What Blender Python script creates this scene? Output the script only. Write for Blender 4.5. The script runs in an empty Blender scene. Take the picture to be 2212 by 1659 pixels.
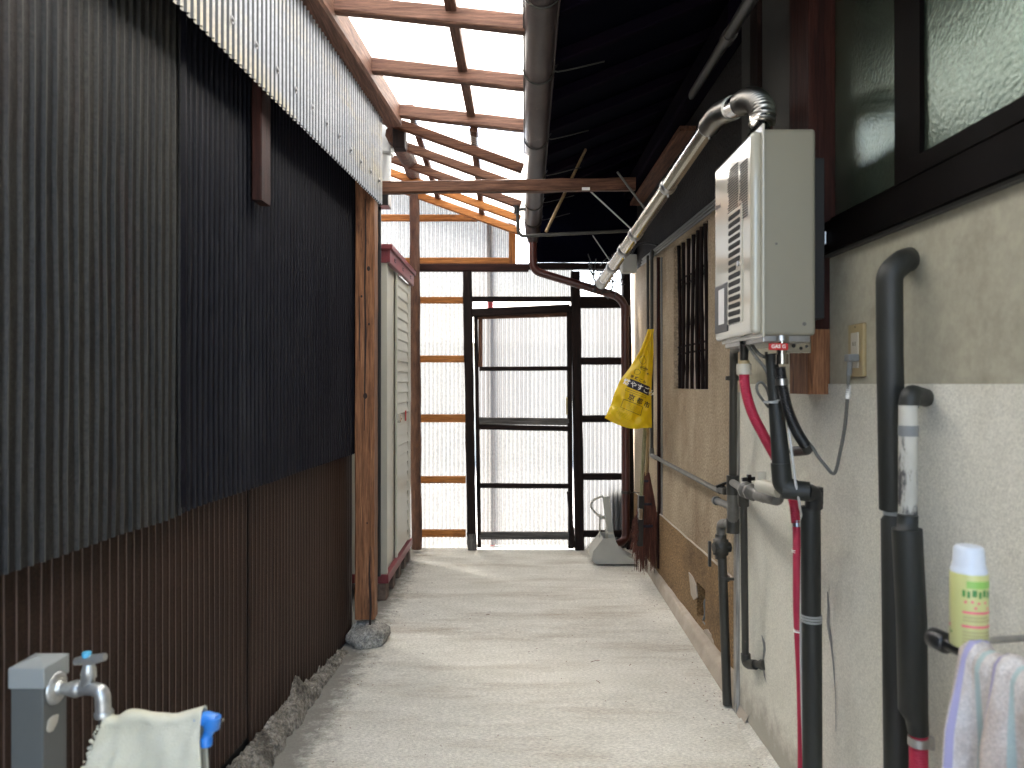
import bpy, bmesh, math, random
from mathutils import Vector, Matrix, noise
from math import sin, cos, pi, radians
random.seed(7)
S = bpy.context.scene
C = S.collection
# ------------------------------------------------------------ camera, sky, sun, exposure
H = 1.25; F = 1600.0; CX = 1106.0; CY = 829.5
cam = bpy.data.objects.new('camera', bpy.data.cameras.new('camera')); C.objects.link(cam)
cam.location = (0, 0, H); cam.rotation_euler = (radians(90), 0, 0)
cam.data.sensor_width = 36; cam.data.lens = 36*F/2212
cam.data.clip_start = 0.02; cam.data.clip_end = 1000
cam.data.dof.use_dof = True; cam.data.dof.focus_distance = 3.6; cam.data.dof.aperture_fstop = 4.0
S.camera = cam
w = bpy.data.worlds.new("World"); S.world = w; w.use_nodes = True
nt = w.node_tree; bg = nt.nodes['Background']
sky = nt.nodes.new('ShaderNodeTexSky'); sky.sky_type = 'NISHITA'; sky.sun_disc = False
SUN_EL, SUN_AZ = 58, -28      # azimuth from +Y towards +X
sky.sun_elevation = radians(SUN_EL); sky.sun_rotation = radians(SUN_AZ)
sky.air_density = 1.0; sky.dust_density = 4.0; sky.ozone_density = 1.0
nt.links.new(sky.outputs[0], bg.inputs[0]); bg.inputs[1].default_value = 0.15
sl = bpy.data.lights.new('sun', 'SUN'); sl.energy = 2.6; sl.angle = radians(35); sl.color = (1, .96, .90)
so = bpy.data.objects.new('sun', sl); C.objects.link(so)
sd = Vector((cos(radians(SUN_EL))*sin(radians(SUN_AZ)), cos(radians(SUN_EL))*cos(radians(SUN_AZ)), sin(radians(SUN_EL))))
so.rotation_euler = (-sd).to_track_quat('-Z', 'Y').to_euler(); so.location = (0, 0, 8)
S.view_settings.view_transform = 'Standard'; S.view_settings.look = 'None'
S.view_settings.gamma = 1; S.view_settings.exposure = 3.38
S.render.engine = 'CYCLES'
S.cycles.max_bounces = 10; S.cycles.diffuse_bounces = 6; S.cycles.glossy_bounces = 4
S.cycles.transmission_bounces = 6; S.cycles.transparent_max_bounces = 12
S.cycles.sample_clamp_indirect = 8; S.cycles.use_denoising = True

def P(px, py, Y):                 # a measured point of the place at depth Y
    return Vector(((px-CX)/F*Y, Y, H-(py-CY)/F*Y))
def WX(Y): return -.984+.059*Y    # plane of the left wall

# ------------------------------------------------------------ materials
M = {}
def mat(name, col, rough=.6, metal=0, col2=None, nscale=6, stretch=(1,1,1), contrast=(.35,.65), bump=0, bscale=80, bstretch=None,
        spec=.5, col3=None, n3=(1.5,.55,.7), coat=0, detail=6, bdist=.003, speck=None):
    m = bpy.data.materials.new(name); m.use_nodes = True; t = m.node_tree; b = t.nodes['Principled BSDF']
    b.inputs['Roughness'].default_value = rough; b.inputs['Metallic'].default_value = metal
    b.inputs['Specular IOR Level'].default_value = spec; b.inputs['Coat Weight'].default_value = coat
    b.inputs['Coat Roughness'].default_value = .08
    b.inputs['Base Color'].default_value = (*col, 1)
    tc = t.nodes.new('ShaderNodeTexCoord')
    def mapped(s):
        mp = t.nodes.new('ShaderNodeMapping'); mp.inputs['Scale'].default_value = s
        t.links.new(tc.outputs['Object'], mp.inputs[0]); return mp.outputs[0]
    cur = None
    if col2:
        n = t.nodes.new('ShaderNodeTexNoise'); n.inputs['Scale'].default_value = nscale; n.inputs['Detail'].default_value = detail
        n.inputs['Roughness'].default_value = .65
        t.links.new(mapped(stretch), n.inputs['Vector'])
        r = t.nodes.new('ShaderNodeValToRGB'); r.color_ramp.elements[0].position = contrast[0]; r.color_ramp.elements[1].position = contrast[1]
        r.color_ramp.elements[0].color = (*col, 1); r.color_ramp.elements[1].color = (*col2, 1)
        t.links.new(n.outputs['Fac'], r.inputs[0]); cur = r.outputs[0]
    if col3:
        n = t.nodes.new('ShaderNodeTexNoise'); n.inputs['Scale'].default_value = n3[0]; n.inputs['Detail'].default_value = 7
        n.inputs['Roughness'].default_value = .7
        sx = n3[3] if len(n3) > 3 else (1,1,1)
        t.links.new(mapped(sx), n.inputs['Vector'])
        r = t.nodes.new('ShaderNodeMapRange'); r.inputs['From Min'].default_value = n3[1]; r.inputs['From Max'].default_value = n3[2]
        t.links.new(n.outputs['Fac'], r.inputs[0])
        x = t.nodes.new('ShaderNodeMix'); x.data_type = 'RGBA'
        t.links.new(r.outputs[0], x.inputs[0])
        if cur: t.links.new(cur, x.inputs[6])
        else: x.inputs[6].default_value = (*col, 1)
        x.inputs[7].default_value = (*col3, 1); cur = x.outputs[2]
    if speck:
        n = t.nodes.new('ShaderNodeTexNoise'); n.inputs['Scale'].default_value = speck[0]; n.inputs['Detail'].default_value = 3
        n.inputs['Roughness'].default_value = .7
        t.links.new(mapped(speck[3] if len(speck) > 3 else (1,1,1)), n.inputs['Vector'])
        r = t.nodes.new('ShaderNodeMapRange'); r.inputs['From Min'].default_value = .36; r.inputs['From Max'].default_value = .64
        r.inputs['To Min'].default_value = speck[1]; r.inputs['To Max'].default_value = speck[2]
        t.links.new(n.outputs['Fac'], r.inputs[0])
        x = t.nodes.new('ShaderNodeVectorMath'); x.operation = 'SCALE'
        if cur: t.links.new(cur, x.inputs[0])
        else: x.inputs[0].default_value = col
        t.links.new(r.outputs[0], x.inputs['Scale']); cur = x.outputs[0]
    if cur: t.links.new(cur, b.inputs['Base Color'])
    if bump:
        n = t.nodes.new('ShaderNodeTexNoise'); n.inputs['Scale'].default_value = bscale; n.inputs['Detail'].default_value = 4
        t.links.new(mapped(bstretch or stretch), n.inputs['Vector'])
        bp = t.nodes.new('ShaderNodeBump'); bp.inputs['Strength'].default_value = bump; bp.inputs['Distance'].default_value = bdist
        t.links.new(n.outputs['Fac'], bp.inputs['Height']); t.links.new(bp.outputs[0], b.inputs['Normal'])
    M[name] = m; return m
def wood(name, a, b, c=None, rough=.6, bump=.5):
    for ax in 'xyz':
        st = [1 if q == ax else 18 for q in 'xyz']
        mat(name+'_'+ax, a, rough, col2=b, nscale=3.2, stretch=st, contrast=(.36,.62), bump=bump, bscale=6, bstretch=[s*1.6 for s in st],
            col3=c, n3=(2.5,.55,.72,[1 if q == ax else 5 for q in 'xyz']), spec=.18, speck=(9,.62,1.25,[1 if q == ax else 22 for q in 'xyz']))
wood('wood_red', (.068,.030,.017), (.145,.068,.040), (.05,.022,.016))
wood('wood_new', (.28,.10,.024), (.44,.18,.052), (.16,.065,.03))
wood('wood_pink', (.095,.048,.033), (.185,.098,.068), (.10,.05,.04))
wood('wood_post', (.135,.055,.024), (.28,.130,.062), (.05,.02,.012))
wood('wood_dark', (.005,.003,.003), (.016,.007,.005), (.008,.005,.005), rough=.7)
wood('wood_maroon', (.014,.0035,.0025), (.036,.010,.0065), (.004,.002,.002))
wood('wood_pale', (.26,.25,.225), (.42,.405,.37), (.12,.11,.095), rough=.85)
wood('wood_grey', (.06,.055,.052), (.15,.14,.13), (.03,.025,.022), rough=.8)
wood('bamboo', (.30,.20,.10), (.42,.30,.16), (.12,.07,.04))
wood('olive_handle', (.20,.19,.10), (.30,.28,.17))
mat('bark', (.045,.018,.010), .8, col2=(.13,.058,.032), nscale=9, stretch=(3,3,.8), bump=1, bscale=30, bstretch=(3,3,.7), col3=(.025,.015,.012), bdist=.01)
mat('knot_dark', (.018,.007,.004), .8)
mat('concrete', (.57,.55,.475), .9, col2=(.69,.67,.60), nscale=5, stretch=(.6,1.6,1), contrast=(.3,.7), bump=.9, bscale=230, bstretch=(1,1,1), col3=(.40,.345,.265), n3=(1.9,.50,.74,(.5,2.2,1)), bdist=.006, speck=(120,.70,1.20,(.6,2.2,1)))
mat('old_concrete', (.17,.15,.12), .95, col2=(.33,.30,.25), nscale=8, bump=1, bscale=60, col3=(.10,.085,.065), n3=(9,.5,.62), bdist=.02, speck=(70,.45,1.3))
mat('ground', (.30,.29,.27), .95, col2=(.38,.37,.34), nscale=2, bump=.4, bscale=60)
mat('stone', (.22,.205,.18), .9, col2=(.40,.38,.335), nscale=12, bump=.8, bscale=50, bdist=.01, speck=(90,.5,1.3))
mat('dark_sheet', (.006,.0068,.0085), .5, col2=(.028,.025,.020), nscale=2.4, stretch=(1,6,.35), contrast=(.3,.7), bump=.35, bscale=160, col3=(.025,.013,.010), n3=(1.3,.52,.68,(1,2.5,.4)), spec=.3, speck=(120,.6,1.5))
mat('navy_sheet', (.0015,.0015,.0045), .5, col2=(.005,.005,.0085), nscale=2.0, stretch=(1,2.5,.5), bump=.35, bscale=160, col3=(.022,.022,.026), n3=(2,.56,.8,(1,5,.6)), spec=.25, speck=(120,.6,1.5))
mat('dark_ridge', (.070,.066,.052), .5, col2=(.022,.021,.018), nscale=9, stretch=(1,1,.3))
mat('navy_ridge', (.045,.045,.052), .5, col2=(.012,.012,.016), nscale=9, stretch=(1,1,.3))
mat('brown_ridge', (.115,.078,.060), .5, col2=(.060,.040,.033), nscale=9, stretch=(1,1,.3))
mat('brown_sheet', (.022,.0115,.0075), .55, col2=(.033,.0175,.0118), nscale=3, bump=.1, bscale=300, col3=(.030,.018,.014), n3=(4,.52,.75,(1,2,.4)), spec=.12, speck=(150,.75,1.3))
mat('black_trim', (.008,.008,.008), .6)
mat('white_strip', (.36,.38,.41), .3, col2=(.46,.47,.49), nscale=4, bump=.06, bscale=30, col3=(.55,.48,.33), n3=(1.1,.48,.60,(1,.35,1.6)), spec=.5, speck=(60,.85,1.08))
mat('strip_rib', (.045,.048,.055), .4)
mat('screw_dark', (.16,.16,.165), .4, .6)
mat('steel', (.5,.5,.5), .3, 1, col2=(.36,.36,.36), nscale=20)
mat('chrome', (.52,.50,.46), .17, 1, bump=.12, bscale=40)
mat('flex_steel', (.40,.385,.36), .34, 1)
mat('gutter', (.030,.021,.021), .5, col2=(.065,.048,.046), nscale=5, stretch=(1,.6,1), bump=.15, bscale=40, col3=(.13,.10,.095), n3=(9,.6,.8))
mat('downpipe', (.055,.016,.013), .35, col2=(.08,.024,.018), nscale=4)
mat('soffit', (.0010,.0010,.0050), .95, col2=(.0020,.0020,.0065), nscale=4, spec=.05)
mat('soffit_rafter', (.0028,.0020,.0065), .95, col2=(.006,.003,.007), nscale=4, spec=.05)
mat('white_wall', (.62,.605,.515), .92, col2=(.72,.705,.62), nscale=2.5, contrast=(.3,.7), bump=.35, bscale=260, col3=(.54,.52,.43), n3=(1.8,.50,.72,(1,1.2,.7)), bdist=.007, speck=(240,.80,1.12))
mat('smooth_wall', (.345,.325,.245), .85, col2=(.40,.38,.295), nscale=1.5, bump=.12, bscale=60, col3=(.22,.20,.15), n3=(2,.5,.72), speck=(40,.92,1.06))
mat('brown_wall', (.36,.28,.185), .95, col2=(.48,.385,.265), nscale=3, stretch=(1,1,.6), bump=1, bscale=120, col3=(.25,.175,.105), n3=(2.2,.48,.70,(1,1,.7)), bdist=.012, speck=(90,.70,1.22))
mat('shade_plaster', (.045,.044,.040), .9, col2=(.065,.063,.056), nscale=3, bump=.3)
mat('gold_wall', (.20,.115,.045), .95, col2=(.32,.20,.09), nscale=90, contrast=(.4,.6), bump=1, bscale=150, col3=(.15,.09,.04), n3=(2,.48,.7), bdist=.010, speck=(110,.55,1.35))
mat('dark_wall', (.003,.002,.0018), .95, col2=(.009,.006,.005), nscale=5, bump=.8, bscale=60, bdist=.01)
mat('pale_mortar', (.35,.30,.235), .95, col2=(.45,.39,.32), nscale=8, bump=.7, bscale=80)
mat('paper_pane', (.50,.43,.38), .8, col2=(.38,.30,.26), nscale=3)
mat('window_frame', (.0015,.0013,.0013), .5, col2=(.004,.0022,.002), nscale=3, bump=.05, spec=.04)
mat('frosted_glass', (.030,.038,.027), .20, bump=.55, bscale=110, spec=1, coat=0, bdist=.002)
M['frosted_glass'].node_tree.nodes['Principled BSDF'].inputs['Specular Tint'].default_value = (.70,.95,.82,1)
M['frosted_glass'].node_tree.nodes['Principled BSDF'].inputs['IOR'].default_value = 1.75
M['frosted_glass'].node_tree.nodes['Principled BSDF'].inputs['Coat Roughness'].default_value = .10
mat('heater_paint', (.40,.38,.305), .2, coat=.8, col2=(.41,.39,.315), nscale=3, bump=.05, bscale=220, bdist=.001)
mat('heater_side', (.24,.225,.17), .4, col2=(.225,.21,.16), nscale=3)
mat('slot', (.045,.045,.042), .9, spec=.1)
mat('black_plastic', (.012,.012,.012), .35)
mat('dark_panel', (.03,.032,.034), .4)
mat('label_white', (.7,.7,.68), .5)
mat('print_grey', (.07,.07,.065), .8, spec=.1)
mat('insulation', (.010,.011,.009), .55, col2=(.017,.019,.016), nscale=5, stretch=(2,2,.5), bump=.25, bscale=30)
mat('grey_pipe', (.07,.067,.058), .4, col2=(.15,.145,.13), nscale=9, bump=.2, bscale=60, col3=(.06,.055,.05), n3=(8,.55,.7))
mat('dark_pipe', (.022,.022,.018), .45, col2=(.048,.045,.037), nscale=9, stretch=(1,1,.4), bump=.3, bscale=60, col3=(.16,.155,.14), n3=(25,.66,.75))
mat('worn_white', (.34,.33,.28), .6, col2=(.46,.45,.40), nscale=6, stretch=(1,1,.5), col3=(.05,.05,.05), n3=(12,.54,.59,(1,1,.3)), bump=.4, bscale=60)
mat('tape_grey', (.17,.18,.18), .6, bump=.2, bscale=60)
mat('tie_grey', (.30,.31,.30), .4)
mat('pink_hose', (.42,.018,.055), .5)
mat('red_tag', (.45,.012,.010), .5)
mat('cream_plastic', (.48,.45,.37), .4, col2=(.43,.40,.32), nscale=10)
mat('beige_plate', (.33,.26,.13), .45)
mat('cable_grey', (.10,.10,.09), .5)
mat('clear_tube', (.45,.45,.43), .15, spec=.8)
mat('shed_cream', (.40,.385,.315), .4, col2=(.45,.435,.365), nscale=3, bump=.05, bscale=40)
mat('shed_red', (.15,.022,.028), .45, col2=(.20,.035,.042), nscale=6)
mat('brick', (.10,.07,.055), .9, col2=(.18,.13,.10), nscale=20, bump=.6, bscale=60)
mat('dustpan', (.37,.36,.31), .5, col2=(.41,.40,.35), nscale=6)
mat('bristle', (.06,.017,.011), .8, col2=(.17,.055,.032), nscale=40, stretch=(1,1,.2))
mat('bristle_tip', (.16,.06,.035), .8)
mat('ink', (.018,.012,.022), .6)
mat('ink_white', (.85,.85,.78), .6)
mat('towel_teal', (.40,.50,.49), .95, bump=.8, bscale=500)
mat('towel_violet', (.36,.34,.52), .95, bump=.8, bscale=500)
mat('post_grey', (.085,.09,.083), .45, col2=(.105,.11,.102), nscale=4)
mat('post_cap', (.27,.285,.27), .4)
mat('faucet', (.62,.62,.58), .38, .8, col2=(.42,.42,.40), nscale=30)
mat('blue_plastic', (.03,.20,.60), .35)
mat('sky_plastic', (.10,.42,.62), .4)
mat('cloth', (.56,.53,.39), .95, col2=(.66,.63,.50), nscale=6, bump=.7, bscale=420, col3=(.46,.44,.33), n3=(5,.55,.75))
mat('can_yellow', (.50,.51,.20), .3, col2=(.52,.53,.24), nscale=3)
mat('can_green', (.25,.48,.10), .4); mat('can_darkgreen', (.05,.22,.05), .4); mat('can_pink', (.70,.12,.18), .4); mat('can_print', (.40,.36,.17), .5)
mat('cap_white', (.55,.60,.66), .35)
mat('red_pole', (.5,.05,.06), .4)
mat('cream_house', (.62,.57,.46), .9, col2=(.55,.50,.40), nscale=3)
mat('rust_roof', (.30,.07,.05), .7, col2=(.16,.05,.04), nscale=20)
mat('white_plastic', (.55,.57,.56), .35, col2=(.48,.50,.50), nscale=5)
mat('meter_grey', (.42,.42,.38), .45)

def sheet_mat(name, col, transp, glossy=.08, wavy=40, aniso=(1,1,1)):
    m = bpy.data.materials.new(name); m.use_nodes = True; t = m.node_tree; t.nodes.clear()
    o = t.nodes.new('ShaderNodeOutputMaterial'); tr = t.nodes.new('ShaderNodeBsdfTranslucent'); tp = t.nodes.new('ShaderNodeBsdfTransparent')
    gl = t.nodes.new('ShaderNodeBsdfGlossy'); gl.inputs['Roughness'].default_value = .25
    df = t.nodes.new('ShaderNodeBsdfDiffuse'); df.inputs[0].default_value = (*col, 1)
    tc = t.nodes.new('ShaderNodeTexCoord'); mp = t.nodes.new('ShaderNodeMapping'); mp.inputs['Scale'].default_value = aniso
    n = t.nodes.new('ShaderNodeTexNoise'); n.inputs['Scale'].default_value = wavy; n.inputs['Detail'].default_value = 5
    t.links.new(tc.outputs['Object'], mp.inputs[0]); t.links.new(mp.outputs[0], n.inputs['Vector'])
    r = t.nodes.new('ShaderNodeValToRGB'); r.color_ramp.elements[0].position = .3; r.color_ramp.elements[1].position = .6
    r.color_ramp.elements[0].color = (*[c*.72 for c in col], 1); r.color_ramp.elements[1].color = (*col, 1)
    t.links.new(n.outputs['Fac'], r.inputs[0]); t.links.new(r.outputs[0], tr.inputs[0])
    tp.inputs[0].default_value = (.95,.96,.97,1)
    bp = t.nodes.new('ShaderNodeBump'); bp.inputs['Strength'].default_value = .7; bp.inputs['Distance'].default_value = .004
    n2 = t.nodes.new('ShaderNodeTexNoise'); n2.inputs['Scale'].default_value = wavy*4
    t.links.new(mp.outputs[0], n2.inputs['Vector']); t.links.new(n2.outputs['Fac'], bp.inputs['Height'])
    for k in (tr, df, gl): t.links.new(bp.outputs[0], k.inputs['Normal'])
    m1 = t.nodes.new('ShaderNodeMixShader'); m1.inputs[0].default_value = .18; t.links.new(tr.outputs[0], m1.inputs[1]); t.links.new(df.outputs[0], m1.inputs[2])
    m2 = t.nodes.new('ShaderNodeMixShader'); m2.inputs[0].default_value = transp; t.links.new(m1.outputs[0], m2.inputs[1]); t.links.new(tp.outputs[0], m2.inputs[2])
    m3 = t.nodes.new('ShaderNodeMixShader'); m3.inputs[0].default_value = glossy; t.links.new(m2.outputs[0], m3.inputs[1]); t.links.new(gl.outputs[0], m3.inputs[2])
    t.links.new(m3.outputs[0], o.inputs[0]); M[name] = m
sheet_mat('roof_sheet', (.93,.915,.83), .06, wavy=8, aniso=(.4,3,1))
sheet_mat('roof_shade_line', (.03,.03,.028), .0, wavy=8, aniso=(.4,3,1))  # paints the dark refraction lines of the roof corrugations as stripes
sheet_mat('gate_shade_line', (.085,.085,.083), .01, wavy=60)  # darker lines from refraction in each corrugation, put into the sheet colour
sheet_mat('gate_sheet', (.155,.156,.147), .03, wavy=60)
sheet_mat('gate_sheet_grainy', (.150,.152,.148), .02, wavy=140)
def bag_mat():
    m = bpy.data.materials.new('yellow_film'); m.use_nodes = True; t = m.node_tree; t.nodes.clear()
    o = t.nodes.new('ShaderNodeOutputMaterial'); tr = t.nodes.new('ShaderNodeBsdfTranslucent'); tr.inputs[0].default_value = (.90,.70,.03,1)
    b = t.nodes.new('ShaderNodeBsdfPrincipled'); b.inputs['Base Color'].default_value = (.84,.63,.02,1); b.inputs['Roughness'].default_value = .3
    tc = t.nodes.new('ShaderNodeTexCoord'); n = t.nodes.new('ShaderNodeTexNoise'); n.inputs['Scale'].default_value = 14; n.inputs['Detail'].default_value = 5
    t.links.new(tc.outputs['Object'], n.inputs['Vector']); bp = t.nodes.new('ShaderNodeBump'); bp.inputs['Strength'].default_value = .8; bp.inputs['Distance'].default_value = .02
    t.links.new(n.outputs['Fac'], bp.inputs['Height']); t.links.new(bp.outputs[0], b.inputs['Normal'])
    x = t.nodes.new('ShaderNodeMixShader'); x.inputs[0].default_value = .4
    t.links.new(b.outputs[0], x.inputs[1]); t.links.new(tr.outputs[0], x.inputs[2]); t.links.new(x.outputs[0], o.inputs[0]); M['yellow_film'] = m
bag_mat()
def towel_mat():
    m = mat('towel', (.50,.42,.36), .97, bump=1, bscale=420, bdist=.004, col2=(.66,.63,.60), nscale=7, contrast=(.42,.56), stretch=(1,1,.5), speck=(230,.82,1.12))
    return m
towel_mat()

def grime(name, lo, hi, col, sc=14, axis=0):
    # dirt gathered along one edge of a real surface
    t = M[name].node_tree; b = t.nodes['Principled BSDF']; src = b.inputs['Base Color'].links[0].from_socket
    tc = t.nodes.new('ShaderNodeTexCoord'); sp_ = t.nodes.new('ShaderNodeSeparateXYZ'); t.links.new(tc.outputs['Object'], sp_.inputs[0])
    n = t.nodes.new('ShaderNodeTexNoise'); n.inputs['Scale'].default_value = sc; n.inputs['Detail'].default_value = 8; n.inputs['Roughness'].default_value = .75
    t.links.new(tc.outputs['Object'], n.inputs['Vector'])
    r = t.nodes.new('ShaderNodeMapRange'); r.inputs['From Min'].default_value = lo; r.inputs['From Max'].default_value = hi
    r.inputs['To Min'].default_value = .55; r.inputs['To Max'].default_value = -.32
    t.links.new(sp_.outputs[axis], r.inputs[0])
    a = t.nodes.new('ShaderNodeMath'); a.operation = 'ADD'; t.links.new(n.outputs['Fac'], a.inputs[0]); t.links.new(r.outputs[0], a.inputs[1])
    q = t.nodes.new('ShaderNodeMapRange'); q.inputs['From Min'].default_value = .45; q.inputs['From Max'].default_value = .75; q.inputs['To Max'].default_value = .85; t.links.new(a.outputs[0], q.inputs[0])
    x = t.nodes.new('ShaderNodeMix'); x.data_type = 'RGBA'; t.links.new(q.outputs[0], x.inputs[0]); t.links.new(src, x.inputs[6]); x.inputs[7].default_value = (*col, 1)
    t.links.new(x.outputs[2], b.inputs['Base Color'])
grime('concrete', -.84, -.52, (.15,.14,.12))
grime('white_wall', -.05, .30, (.34,.315,.26), 9, 2)
grime('gold_wall', -.02, .12, (.10,.06,.03), 12, 2)
# ------------------------------------------------------------ geometry helpers
class MB:
    def __init__(s): s.v = []; s.f = []; s.sm = []
    def add(s, vs, fs, smooth=False):
        n = len(s.v); s.v += [Vector(v) for v in vs]
        for f in fs: s.f.append([i+n for i in f]); s.sm.append(smooth)
        return s
    def box(s, x0, x1, y0, y1, z0, z1):
        vs = [(x,y,z) for x in (x0,x1) for y in (y0,y1) for z in (z0,z1)]
        return s.add(vs, [(0,1,3,2),(4,6,7,5),(0,4,5,1),(2,3,7,6),(0,2,6,4),(1,5,7,3)])
    def rbox(s, x0, x1, y0, y1, z0, z1, r=.005, seg=2):
        bm = bmesh.new(); bmesh.ops.create_cube(bm, size=1)
        for v in bm.verts: v.co = Vector(((x0+x1)/2+v.co.x*(x1-x0), (y0+y1)/2+v.co.y*(y1-y0), (z0+z1)/2+v.co.z*(z1-z0)))
        bmesh.ops.bevel(bm, geom=bm.edges[:], offset=r, segments=seg, affect='EDGES', profile=.5)
        bm.verts.index_update()
        s.add([v.co.copy() for v in bm.verts], [[v.index for v in f.verts] for f in bm.faces], False); bm.free(); return s
    def bar(s, p, q, a, b, up=(0,0,1), jit=0, n=1, ch=.12):
        # chamfered rectangular bar from p to q: a = width across, b = height along up
        p = Vector(p); q = Vector(q); d = (q-p); L = d.length; d.normalize(); u = Vector(up); sx = d.cross(u).normalized(); u = sx.cross(d).normalized()
        c = min(a, b)*ch
        prof = [(-a/2+c,-b/2),(a/2-c,-b/2),(a/2,-b/2+c),(a/2,b/2-c),(a/2-c,b/2),(-a/2+c,b/2),(-a/2,b/2-c),(-a/2,-b/2+c)]
        vs = []
        for i in range(n+1):
            c0 = p+d*(L*i/n)
            for (x, y) in prof:
                k = Vector((0,0,0))
                if jit: k = sx*random.uniform(-jit,jit)+u*random.uniform(-jit,jit)
                vs.append(c0+sx*x+u*y+k)
        fs = [[i*8+j, i*8+(j+1)%8, (i+1)*8+(j+1)%8, (i+1)*8+j] for i in range(n) for j in range(8)]
        fs += [list(range(7,-1,-1)), [n*8+j for j in range(8)]]
        return s.add(vs, fs)
    def tube(s, path, r, seg=14, cap=True, sc=(1,1)):
        path = [Vector(p) for p in path]; n = len(path)
        rs = r if isinstance(r, (list, tuple)) else [r]*n
        t0 = (path[1]-path[0]).normalized(); a = t0.orthogonal().normalized(); vs = []
        for i in range(n):
            t = ((path[min(i+1,n-1)]-path[i]).normalized()+(path[i]-path[max(i-1,0)]).normalized())
            if t.length < 1e-6: t = t0
            t.normalize(); a = (a-t*a.dot(t)).normalized(); b = t.cross(a)
            for j in range(seg):
                th = 2*pi*j/seg; vs.append(path[i]+(a*cos(th)*sc[0]+b*sin(th)*sc[1])*rs[i])
        fs = [[i*seg+j, i*seg+(j+1)%seg, (i+1)*seg+(j+1)%seg, (i+1)*seg+j] for i in range(n-1) for j in range(seg)]
        s.add(vs, fs, True)
        if cap:
            s.add(vs[:seg], [list(range(seg-1,-1,-1))]); s.add(vs[-seg:], [list(range(seg))])
        return s
    def sphere(s, c, r, seg=10, rings=6, sc=(1,1,1)):
        c = Vector(c); vs = []
        for i in range(rings+1):
            ph = pi*i/rings
            for j in range(seg):
                th = 2*pi*j/seg; vs.append(c+Vector((sin(ph)*cos(th)*r*sc[0], sin(ph)*sin(th)*r*sc[1], cos(ph)*r*sc[2])))
        return s.add(vs, [[i*seg+j, (i+1)*seg+j, (i+1)*seg+(j+1)%seg, i*seg+(j+1)%seg] for i in range(rings) for j in range(seg)], True)
    def grid(s, fn, nu, nv, smooth=True, closed=False):
        vs = [fn(i/nu, j/nv) for i in range(nu+1) for j in range(nv+1)]
        return s.add(vs, [[i*(nv+1)+j, (i+1)*(nv+1)+j, (i+1)*(nv+1)+j+1, i*(nv+1)+j+1] for i in range(nu) for j in range(nv)], smooth)
    def prism(s, poly, axis, a, b):
        # poly = 2-D outline; axis 'x','y','z' = extrusion axis
        def put(u, v, t): return {'x': (t,u,v), 'y': (u,t,v), 'z': (u,v,t)}[axis]
        n = len(poly); vs = [put(u,v,a) for u,v in poly]+[put(u,v,b) for u,v in poly]
        return s.add(vs, [list(range(n)), list(range(2*n-1,n-1,-1))]+[[i,(i+1)%n,n+(i+1)%n,n+i] for i in range(n)])
    def build(s, name, material, parent=None, origin=None, fix=True):
        me = bpy.data.meshes.new(name)
        if parent is not None: org = Vector(parent['org'])
        elif origin is not None: org = Vector(origin)
        else:
            xs = [v.x for v in s.v]; ys = [v.y for v in s.v]; org = Vector(((min(xs)+max(xs))/2, (min(ys)+max(ys))/2, min(v.z for v in s.v)))
        me.from_pydata([v-org for v in s.v], [], s.f)
        me.polygons.foreach_set('use_smooth', s.sm)
        mats = material if isinstance(material, list) else [material]
        for q in mats: me.materials.append(M[q])
        if fix:
            bm = bmesh.new(); bm.from_mesh(me); bmesh.ops.recalc_face_normals(bm, faces=bm.faces[:]); bm.to_mesh(me); bm.free()
        me.update()
        o = bpy.data.objects.new(name, me); C.objects.link(o); o['org'] = tuple(org)
        if parent is not None: o.parent = parent
        else: o.location = org
        return o
def fil(pts, r, n=6):
    pts = [Vector(p) for p in pts]; out = [pts[0]]
    for i in range(1, len(pts)-1):
        a, b, c = pts[i-1], pts[i], pts[i+1]; d1 = (a-b); d2 = (c-b); k = min(r, d1.length*.48, d2.length*.48)
        p, q = b+d1.normalized()*k, b+d2.normalized()*k
        for j in range(n+1):
            t = j/n; out.append(p*(1-t)**2+b*2*t*(1-t)+q*t*t)
    out.append(pts[-1]); return out
def smooth_path(pts, n=8):
    pts = [Vector(p) for p in pts]; e = [pts[0]*2-pts[1]]+pts+[pts[-1]*2-pts[-2]]; out = []
    for i in range(1, len(e)-2):
        a, b, c, d = e[i-1:i+3]
        for j in range(n):
            t = j/n; out.append(.5*((2*b)+(c-a)*t+(2*a-5*b+4*c-d)*t*t+(3*b-a-3*c+d)*t**3))
    out.append(pts[-1]); return out
def resample(path, step):
    path = [Vector(p) for p in path]; out = [path[0]]; need = step
    for a, b in zip(path, path[1:]):
        L = (b-a).length; pos = 0
        while L-pos >= need: pos += need; out.append(a+(b-a)*(pos/L)); need = step
        need -= L-pos
    return out
def ribbed(mb, path, r, amp, pitch, seg=14, sharp=4):
    p = resample(path, pitch/sharp)
    return mb.tube(p, [r+amp*cos(2*pi*i/sharp) for i in range(len(p))], seg)
def thing(name, label, cat, loc, group=None):
    o = bpy.data.objects.new(name, None); C.objects.link(o); o.location = loc; o.empty_display_size = .1; o['org'] = tuple(loc)
    o['label'] = label; o['category'] = cat
    if group: o['group'] = group
    return o
def tag(o, label, cat, group=None):
    o['label'] = label; o['category'] = cat
    if group: o['group'] = group
    return o
def struct(o): o['kind'] = 'structure'; return o
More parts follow.
